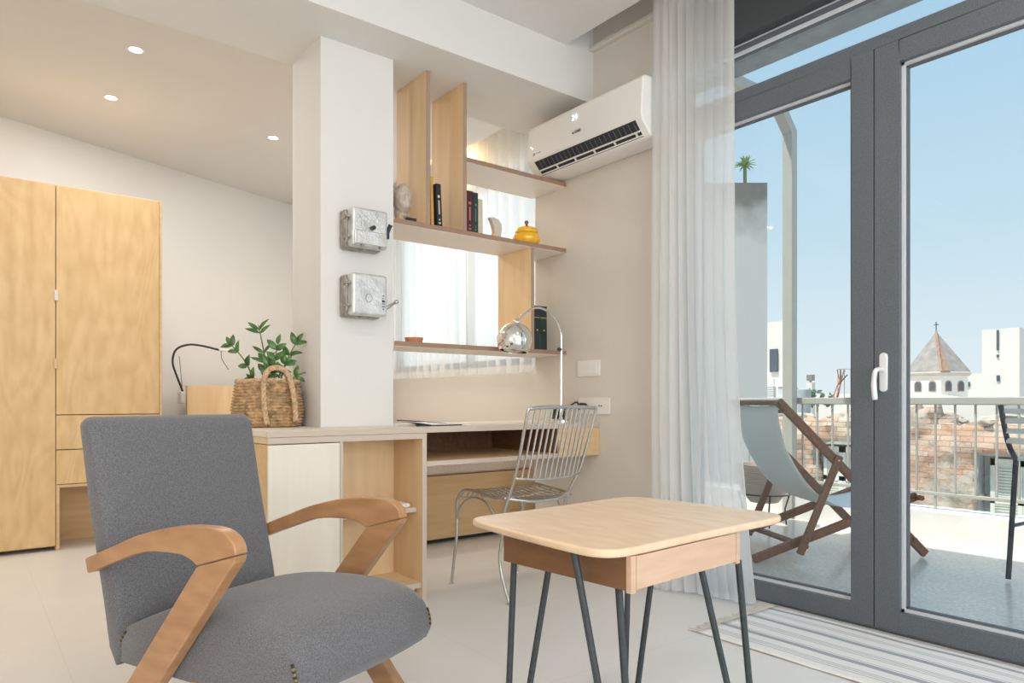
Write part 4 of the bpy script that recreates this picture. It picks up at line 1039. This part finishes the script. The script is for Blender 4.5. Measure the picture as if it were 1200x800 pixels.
# pot on a stand
pt = thing('plant_pot', 'round ribbed beige pot on a black wire stand behind the deck chair', 'pot', (4.72, 2.98, 0))
prof = []
for i in range(36):
    t = i/35; prof.append((.10+.115*math.sin(PI*.5*min(1, t*1.15))+(.0035 if i % 2 else 0), .17+.28*t))
MB().lathe(prof+[(.20, .45), (.19, .40)], (4.72, 2.98, 0), 36, cap=False).build('bowl', mat('beige_ribbed_clay', (.66, .52, .44), .8, var=.08), pt, smooth='auto')
mb = MB(); mb.tube([(4.72+.185*math.cos(a), 2.98+.185*math.sin(a), .235) for a in [2*PI*k/28 for k in range(28)]], .006, 6, closed=True)
for k in range(4):
    a = PI/4+k*PI/2; mb.tube([(4.72+.185*math.cos(a), 2.98+.185*math.sin(a), .235), (4.72+.15*math.cos(a), 2.98+.15*math.sin(a), .12), (4.72+.16*math.cos(a), 2.98+.16*math.sin(a), 0)], .006, 6)
mb.build('wire_stand', M['black_metal'], pt, smooth='auto')

# bistro chair at the right
bc = thing('balcony_chair', 'black metal balcony chair with pale slats cut by the right picture edge', 'chair', (4.25, 1.05, 0))
DK = mat('dark_blue_metal', (.03, .04, .055), .45, var=.1)
for y in (1.265, .86):
    MB().tube(spline([(4.12, y+.010, .90), (4.17, y-.005, .72), (4.24, y-.02, .62)], 5), .013, 8).build('back_rail', DK, bc, smooth=True)
    MB().tube([(4.24, y-.020, .62), (4.235, y+.012, 0.008)], .013, 8).build('leg', DK, bc, smooth='auto')
    MB().tube([(4.56, y-.035, .62), (4.60, y-.03, 0.008)], .013, 8).build('leg', DK, bc, smooth='auto')
    MB().tube([(4.24, y, .28), (4.59, y-.03, .28)], .010, 8).build('stretcher', DK, bc, smooth='auto')
slm = mat('pale_slat', (.62, .64, .64), .5)
for k in range(4):
    z = .872-.050*k; x = 4.128+.011*k
    MB().box(x-.006, x+.006, .86, 1.262, z-.014, z+.012).build('back_slat', slm, bc, bevel=.002)
for k in range(6):
    x = 4.23+.062*k; MB().box(x, x+.045, .83, 1.262, .618, .632).build('seat_slat', slm, bc, bevel=.002)

# ================================================================== THE CITY OUTSIDE
def brick_mat():
    m, n, b = new_mat('ruined_brick'); b.inputs['Roughness'].default_value = .95
    t = n.nodes.new('ShaderNodeTexCoord'); s = n.nodes.new('ShaderNodeSeparateXYZ'); c = n.nodes.new('ShaderNodeCombineXYZ')
    n.links.new(t.outputs['Object'], s.inputs[0]); n.links.new(s.outputs['Y'], c.inputs[0]); n.links.new(s.outputs['Z'], c.inputs[1])
    nz = n.nodes.new('ShaderNodeTexNoise'); nz.inputs['Scale'].default_value = 2.2; nz.inputs['Detail'].default_value = 5
    n.links.new(c.outputs[0], nz.inputs['Vector'])
    ad = n.nodes.new('ShaderNodeMixRGB'); ad.blend_type = 'ADD'; ad.inputs[0].default_value = .045
    n.links.new(c.outputs[0], ad.inputs[1]); n.links.new(nz.outputs['Color'], ad.inputs[2])
    br = n.nodes.new('ShaderNodeTexBrick'); br.inputs['Scale'].default_value = 1
    br.inputs['Brick Width'].default_value = .30; br.inputs['Row Height'].default_value = .085; br.inputs['Mortar Size'].default_value = .008; br.inputs['Mortar Smooth'].default_value = .3; br.inputs['Bias'].default_value = -.1
    br.inputs['Color1'].default_value = (.62, .36, .24, 1); br.inputs['Color2'].default_value = (.66, .53, .41, 1); br.inputs['Mortar'].default_value = (.36, .28, .22, 1)
    n.links.new(ad.outputs[0], br.inputs['Vector'])
    n2 = n.nodes.new('ShaderNodeTexNoise'); n2.inputs['Scale'].default_value = .9; n2.inputs['Detail'].default_value = 8; n2.inputs['Roughness'].default_value = .7
    n.links.new(c.outputs[0], n2.inputs['Vector'])
    r = n.nodes.new('ShaderNodeValToRGB'); r.color_ramp.elements[0].position = .52; r.color_ramp.elements[1].position = .60
    n.links.new(n2.outputs['Fac'], r.inputs[0])
    n3 = n.nodes.new('ShaderNodeTexNoise'); n3.inputs['Scale'].default_value = 5; n3.inputs['Detail'].default_value = 8
    n.links.new(c.outputs[0], n3.inputs['Vector'])
    r3 = n.nodes.new('ShaderNodeValToRGB'); r3.color_ramp.elements[0].position = .35; r3.color_ramp.elements[1].position = .65
    r3.color_ramp.elements[0].color = (.44, .34, .25, 1); r3.color_ramp.elements[1].color = (.68, .60, .50, 1)
    n.links.new(n3.outputs['Fac'], r3.inputs[0])
    mx = n.nodes.new('ShaderNodeMixRGB'); n.links.new(r.outputs[0], mx.inputs[0]); n.links.new(br.outputs['Color'], mx.inputs[1]); n.links.new(r3.outputs[0], mx.inputs[2])
    n.links.new(mx.outputs[0], b.inputs['Base Color'])
    bp = n.nodes.new('ShaderNodeBump'); bp.inputs['Strength'].default_value = .8; bp.inputs['Distance'].default_value = .06
    n.links.new(n3.outputs['Fac'], bp.inputs['Height']); n.links.new(bp.outputs[0], b.inputs['Normal'])
    return m
RX = 12.0
WINS = [(3.0, 4.05, -1.3, .16), (5.75, 6.65, -1.1, .22)]
ru = thing('ruined_building', 'crumbling brick and rubble stone building across the street with old shutters', 'building', (RX, 5, -8))
mb = MB(); cs_ = .07; Y0, Y1 = -1.0, 11.0; ny = int((Y1-Y0)/cs_); Z0 = -3.0
def jag(y): return .62+.16*noise.noise(Vector((y*1.1, 0, 3)))+.09*noise.noise(Vector((y*5, 1, 0)))+(.10 if 4.6 < y < 6 else 0)
ids = {}; vs = []; fs = []
def vid(i, j):
    if (i, j) not in ids:
        y = Y0+i*cs_; z = Z0+j*cs_; z = min(z, jag(y))
        d = .09*noise.noise(Vector((y*1.6, z*2.2, 0)))+.05*noise.noise(Vector((y*6, z*7, 5)))
        if z > .42: d += .10*noise.noise(Vector((y*4, z*5, 9)))-.03
        ids[(i, j)] = len(vs); vs.append((RX-d*.9, y, z))
    return ids[(i, j)]
for i in range(ny):
    for j in range(int((1.1-Z0)/cs_)):
        y = Y0+(i+.5)*cs_; z = Z0+(j+.2)*cs_
        if z > jag(y): continue
        if any(a < y < b and c < z < d for a, b, c, d in WINS): continue
        fs.append((vid(i, j), vid(i+1, j), vid(i+1, j+1), vid(i, j+1)))
wl = mb.add(vs, fs).build('facade', brick_mat(), ru, smooth='auto', auto=40)
sm = wl.modifiers.new('thick', 'SOLIDIFY'); sm.thickness = .35; sm.offset = 1
MB().box(RX+.1, RX+.45, -1, 11, -9, -3.0).box(RX+.45, RX+8, -1, 11, -9, .25).build('body', mat('rubble_roof', (.52, .45, .38), .95, var=.3, scale=3, bump=.8, bscale=4), ru)
# rubble on top
mb = MB(); rr_ = random.Random(5)
for k in range(150):
    y = rr_.uniform(-1, 11); x = RX+rr_.uniform(.05, 1.2); s = rr_.uniform(.05, .16)
    c0 = len(mb.v); mb.sphere((x, y, .55+.12*noise.noise(Vector((y*1.1, 0, 3)))+rr_.uniform(-.05, .12)), s, 7, 5, (1, rr_.uniform(.8, 2), rr_.uniform(.5, .9)))
    for q in range(c0, len(mb.v)):
        v_ = Vector(mb.v[q]); mb.v[q] = tuple(v_+Vector([noise.noise(v_*9+Vector((k, 0, 0)))*s*.5]*3))
mb.build('rubble', mat('rubble_stone', (.56, .47, .38), .95, var=.35, scale=4), ru, kind='stuff')
mb = MB()
mb.bar((RX+.05, 3.75, .86), (RX+.1, 3.30, .98), .10, .05); mb.bar((RX+.05, 2.9, .80), (RX+.1, 3.05, .98), .05, .05)
mb.build('broken_tiles', M['terracotta'], ru)
shm = mat('weathered_shutter', (.80, .79, .70), .8, var=.12, scale=6); rvm = mat('window_reveal_paint', (.45, .46, .44), .9, var=.2, scale=5)
for wi, (a, b, c, d) in enumerate(WINS):
    wn = MB().box(RX+.30, RX+.34, a, b, c, d).box(RX+.05, RX+.30, b-.03, b, c, d).box(RX+.05, RX+.3, a, a+.03, c, d).box(RX+.02, RX+.3, a, b, d-.05, d).build('window_recess', rvm, ru)
    n2 = 2 if wi == 0 else 2
    w_ = (b-a-.22)/n2
    for k in range(n2):
        y1 = b-.14-k*w_-(0.0); y0 = y1-w_+.004
        mb = MB().box(RX+.20, RX+.235, y0, y0+.06, c+.02, d-.10).box(RX+.20, RX+.235, y1-.06, y1, c+.02, d-.10).box(RX+.20, RX+.235, y0, y1, d-.20, d-.10).box(RX+.20, RX+.235, y0, y1, c+.02, c+.10).box(RX+.20, RX+.235, y0, y1, (c+d)/2-.04, (c+d)/2+.04).box(RX+.23, RX+.24, y0, y1, c+.02, d-.10)
        z = c+.12
        while z < d-.22:
            mb.bar((RX+.212, y0+.06, z), (RX+.212, y1-.06, z), .035, .008, up=(1, 0, .6)); z += .045
        mb.build('shutter', shm, wn)

# ground far below
struct(MB().box(5.4, 160, -80, 120, -9.2, -9).build('floor_street', mat('street_ground', (.45, .42, .38), .95, var=.2, scale=.2)))

# church dome
cx, cy_ = 49.1, 18.74
ch = thing('church_dome', 'six-sided white church tower with conical stone roof and a cross', 'church', (cx, cy_, -9))
def octa(r, z, rot=math.radians(-151)): return [(cx+r*math.cos(rot+PI/3*k), cy_+r*math.sin(rot+PI/3*k), z) for k in range(6)]
mb = MB(); R1 = 1.82
mb.add(octa(R1, -9)+octa(R1, 2.55), [(k, (k+1) % 6, 6+(k+1) % 6, 6+k) for k in range(6)]+[tuple(range(6, 12))])
mb.build('drum', M['cream_w'], ch)
mb = MB(); r0, r1_, r2_ = octa(1.92, 2.50), octa(2.04, 2.68), octa(1.94, 2.78)
mb.add(r0+r1_+r2_, [(k, (k+1) % 6, 6+(k+1) % 6, 6+k) for k in range(6)]+[(6+k, 6+(k+1) % 6, 12+(k+1) % 6, 12+k) for k in range(6)]+[tuple(range(12, 18)), tuple(reversed(range(6)))])
mb.build('cornice', mat('cornice_stone', (.56, .48, .42), .9), ch)
mb = MB(); b0 = octa(1.96, 2.78); mb.add(b0+[(cx, cy_, 5.38)], [(k, (k+1) % 6, 6) for k in range(6)])
mb.build('cone_roof', mat('grey_lead_roof', (.34, .30, .27), .8, var=.2, scale=2.5), ch)
# terracotta ribs on one face of the roof
Fdir = Vector((-cx, -cy_, 0)).normalized(); Rr = Vector((.788, -.616, 0))
pa = Vector(b0[0]); 
mb = MB()
cand = min(range(6), key=lambda k: (Vector(b0[k])-Vector((cx, cy_, 2.78))-(Fdir*1.8+Rr*.7)).length)
A0 = Vector(b0[cand]); A1 = Vector(b0[(cand+1) % 6]); Am = Vector(b0[(cand-1) % 6]); ap = Vector((cx, cy_, 5.40))
off = Fdir*.06
for nb, tt in ((A1, 0), ):
    pass
mb.add([A0+off, A0*.72+(A1 if (A1-A0).dot(Rr) > 0 else Am)*.28+off, ap+off], [(0, 1, 2)])
mb.tube([A0+off*1.5, ap+off], .05, 6)
mb.build('roof_tiles', mat('old_roof_tiles', (.42, .25, .18), .9, var=.3, scale=8), ch, solid=.05)
MB().tube([(cx, cy_, 5.35), (cx, cy_, 6.0)], .03, 6).bar(Vector((cx, cy_, 5.82))-Rr*.16, Vector((cx, cy_, 5.82))+Rr*.16, .04, .04).build('cross', M['black_metal'], ch)
dkw = mat('church_window', (.10, .11, .14), .4); brm = mat('church_window_brick', (.45, .27, .20), .9)
for k in range(6):
    a = math.radians(-151)+PI/3*(k+.5); nrm = Vector((math.cos(a), math.sin(a), 0)); tan = Vector((-math.sin(a), math.cos(a), 0)); ap_ = R1*math.cos(PI/6)
    c0 = Vector((cx, cy_, 0))+nrm*ap_
    for sgn in (-1, 1):
        o_ = c0+tan*sgn*.42
        def arch(w0, z0, z1, off_):
            pts = [(-w0, z0), (w0, z0)]+[(w0*math.cos(q), z1+w0*math.sin(q)) for q in [PI*i/8 for i in range(9)]]
            return MB().prism(pts, lambda p, z: tuple(o_+tan*p+nrm*off_+Vector((0, 0, z))), lambda p, z: tuple(o_+tan*p+nrm*(off_-.1)+Vector((0, 0, z))))
        f_ = arch(.22, 1.52, 1.98, .03).build('window', brm, ch); arch(.16, 1.58, 1.97, .06).build('pane', dkw, f_)
tag(MB().sphere((cx-2, cy_-.5, .75), 2.3, 20, 8, (1, 1, .25)).box(cx-5, cx+1, cy_-5, cy_+3, -9, .9).build('church_roof', M['cream_w'], None), 'low rounded white roof below the six-sided church tower', 'roof')

def building(name, label, boxes, windows, m=None, rot=0):
    c0 = boxes[0]; r = thing(name, label, 'building', ((c0[0]+c0[1])/2, (c0[2]+c0[3])/2, c0[4]))
    for b in boxes:
        x0, x1, y0, y1, z0, z1 = b; k = x1/x0        # the side walls splay back
        MB().prism([(x0, y0), (x0, y1), (x1, y1*k), (x1, y0*(k if rot == 0 else 1))], lambda p, q: (p, q, z0), lambda p, q: (p, q, z1)).build('wall_block', m or M['cream_w'], r)
    for b in windows: MB().box(*b).build('window', dkw, r)
    return r
bw = mat('bright_render', (.86, .79, .71), .9, var=.03, scale=.3)
building('tall_building', 'tall plain white building right of the church with a vertical window strip', [(68.6, 78, 19.9, 22.6, -9, 7.0), (68.6, 78, 22.6, 24.9, -9, 3.3)],
         [(68.5, 68.7, 21.35, 21.50, 5.2, 6.9), (68.5, 68.7, 21.35, 21.50, 4.6, 4.85), (68.5, 68.7, 21.28, 21.50, 2.6, 3.1), (68.5, 68.7, 23.5, 23.9, 2.2, 2.6)], bw, rot=1)
building('low_building', 'low white flat-roofed building at the left behind the balcony post', [(27.1, 33, 16.45, 19, -9, 1.55), (28, 33, 16.6, 19, 1.55, 4.4)],
         [(27.9, 28.05, 17.0, 17.35, 2.2, 3.2)], bw)
sh_ = MB()
for k in range(10): sh_.box(27.0, 27.1, 16.6, 17.35, .98+.09*k, 1.045+.09*k)
tag(sh_.build('roller_shutter', M['white_pl'], None), 'white slatted shutter on the low building left of the post', 'shutter')
building('rooftop_house', 'distant low white rooftops seen between post and door frame', [(40, 46, 17.5, 25.0, -9, 1.35), (40.5, 42, 17.2, 18.6, -9, 1.75)],
         [(39.9, 40.05, 20.7, 21.0, .9, 1.2)], bw)
# concrete party wall with agave
cw = thing('concrete_wall', 'tall raw concrete wall slab stained dark at the top, left of the post', 'wall', (9.2, 6.3, -9))
def conc():
    m, n, b = new_mat('stained_concrete'); b.inputs['Roughness'].default_value = .95
    t = n.nodes.new('ShaderNodeTexCoord'); s = n.nodes.new('ShaderNodeSeparateXYZ'); n.links.new(t.outputs['Object'], s.inputs[0])
    nz = n.nodes.new('ShaderNodeTexNoise'); nz.inputs['Scale'].default_value = 3; nz.inputs['Detail'].default_value = 6; n.links.new(t.outputs['Object'], nz.inputs['Vector'])
    a = n.nodes.new('ShaderNodeMath'); a.operation = 'MULTIPLY_ADD'; a.inputs[1].default_value = .9
    n.links.new(nz.outputs['Fac'], a.inputs[0]); n.links.new(s.outputs['Z'], a.inputs[2])
    r = n.nodes.new('ShaderNodeValToRGB'); r.color_ramp.elements[0].color = (.72, .68, .62, 1); r.color_ramp.elements[1].color = (.24, .22, .19, 1)
    mr = n.nodes.new('ShaderNodeMapRange'); mr.inputs['From Min'].default_value = 12.3+.4; mr.inputs['From Max'].default_value = 12.95+.4
    n.links.new(a.outputs[0], mr.inputs['Value']); n.links.new(mr.outputs[0], r.inputs[0]); n.links.new(r.outputs[0], b.inputs['Base Color'])
    return m
MB().prism([(9.0, 5.63), (7.9, 6.49), (8.1, 6.75), (9.3, 5.83)], lambda a, b: (a, b, -9), lambda a, b: (a, b, 4.02)).build('slab', conc(), cw)
ag = thing('agave', 'small spiky green agave rosette growing on top of the concrete wall', 'plant', (8.80, 5.86, 4.02))
MB().tube([(8.80, 5.86, 4.02), (8.80, 5.86, 4.28)], .025, 8).build('trunk', M['stem'], ag)
mb = MB()
for k in range(26):
    a = k*2.4; el = rnd.uniform(-.1, 1.2); d = Vector((math.cos(a)*math.cos(el), math.sin(a)*math.cos(el), math.sin(el)))
    leafmesh(mb, Vector((8.80, 5.86, 4.27)), d, Vector((0, 0, 1)) if el < 1 else Vector((1, 0, 0)), .17, .03)
mb.build('spikes', mat('agave_green', (.22, .36, .12), .6, var=.2), ag, solid=.004)
# chimney, tank, pipes on the horizon
def at(px, py, d):
    t = (px-600)/824; return Vector(((.6158+.7879*t)*d, (.7879-.6158*t)*d, .92+(470-py)/824*d))
cp = at(950, 450, 30)
chm = thing('chimney', 'thin white chimney on the far roofs beside the post', 'chimney', (cp.x, cp.y, 0))
MB().box(cp.x-.13, cp.x+.13, cp.y-.13, cp.y+.13, -1, 1.72).build('stack', bw, chm)
MB().box(cp.x-.12, cp.x+.12, cp.y-.12, cp.y+.12, 1.80, 2.05).build('cap', M['castmetal_s'], chm)
MB().tube([(cp.x, cp.y, 1.70), (cp.x, cp.y, 1.82)], .05, 8).build('neck', M['castmetal_s'], chm)
cp = at(941, 462, 28)
tag(MB().tube([(cp.x, cp.y, -.5), (cp.x, cp.y, 1.38), (cp.x, cp.y, 1.42)], [.30, .30, .2], 16).build('water_tank', mat('grey_tank', (.45, .46, .46), .6), None, smooth='auto'), 'round grey rooftop water tank left of the thin chimney', 'tank')
cp = at(953, 466, 29); mb = MB()
for k in range(60):
    o_ = cp+Vector((.616*0, 0, 0))+RG*rr_.uniform(-.95, .75)+UP*rr_.uniform(-.4, .25)
    leafmesh(mb, o_, Vector((rr_.uniform(-1, 1), rr_.uniform(-1, 1), rr_.uniform(0, 1))), Vector((-.6, -.7, .5)), .25, .16)
tag(mb.build('roof_shrub', mat('grey_green_foliage', (.16, .22, .15), .8, var=.2), None), 'small dark green shrubs around the rooftop tank', 'shrub', None, 'stuff')
a0 = at(980, 466, 20)
an = thing('rusty_rods', 'fan of rusty reinforcement rods sticking up beyond the railing', 'rods', tuple(a0))
for k, (px, py) in enumerate(((981, 433), (985, 433), (989, 433), (993, 439), (990, 434))):
    MB().tube([a0+RG*.02*k, at(980+5, 450, 20), at(px, py, 20)] if k < 3 else [at(976, 466, 20), at(981, 452, 20), at(px, py, 20)], .018, 6).build('rod', M['terracotta'] if k % 2 == 0 else M['black_metal'], an)
gf = thing('roof_poles', 'thin upright poles joined by a wire on the far roof', 'poles', tuple(at(990, 466, 21)))
for px in (982, 989.5, 997):
    MB().tube([at(px, 467, 21), at(px, 432, 21)], .012, 5).build('pole', M['castmetal_s'], gf)
MB().tube([at(982, 432.5, 21), at(999, 432.5, 21)], .008, 5).build('wire', M['castmetal_s'], gf)
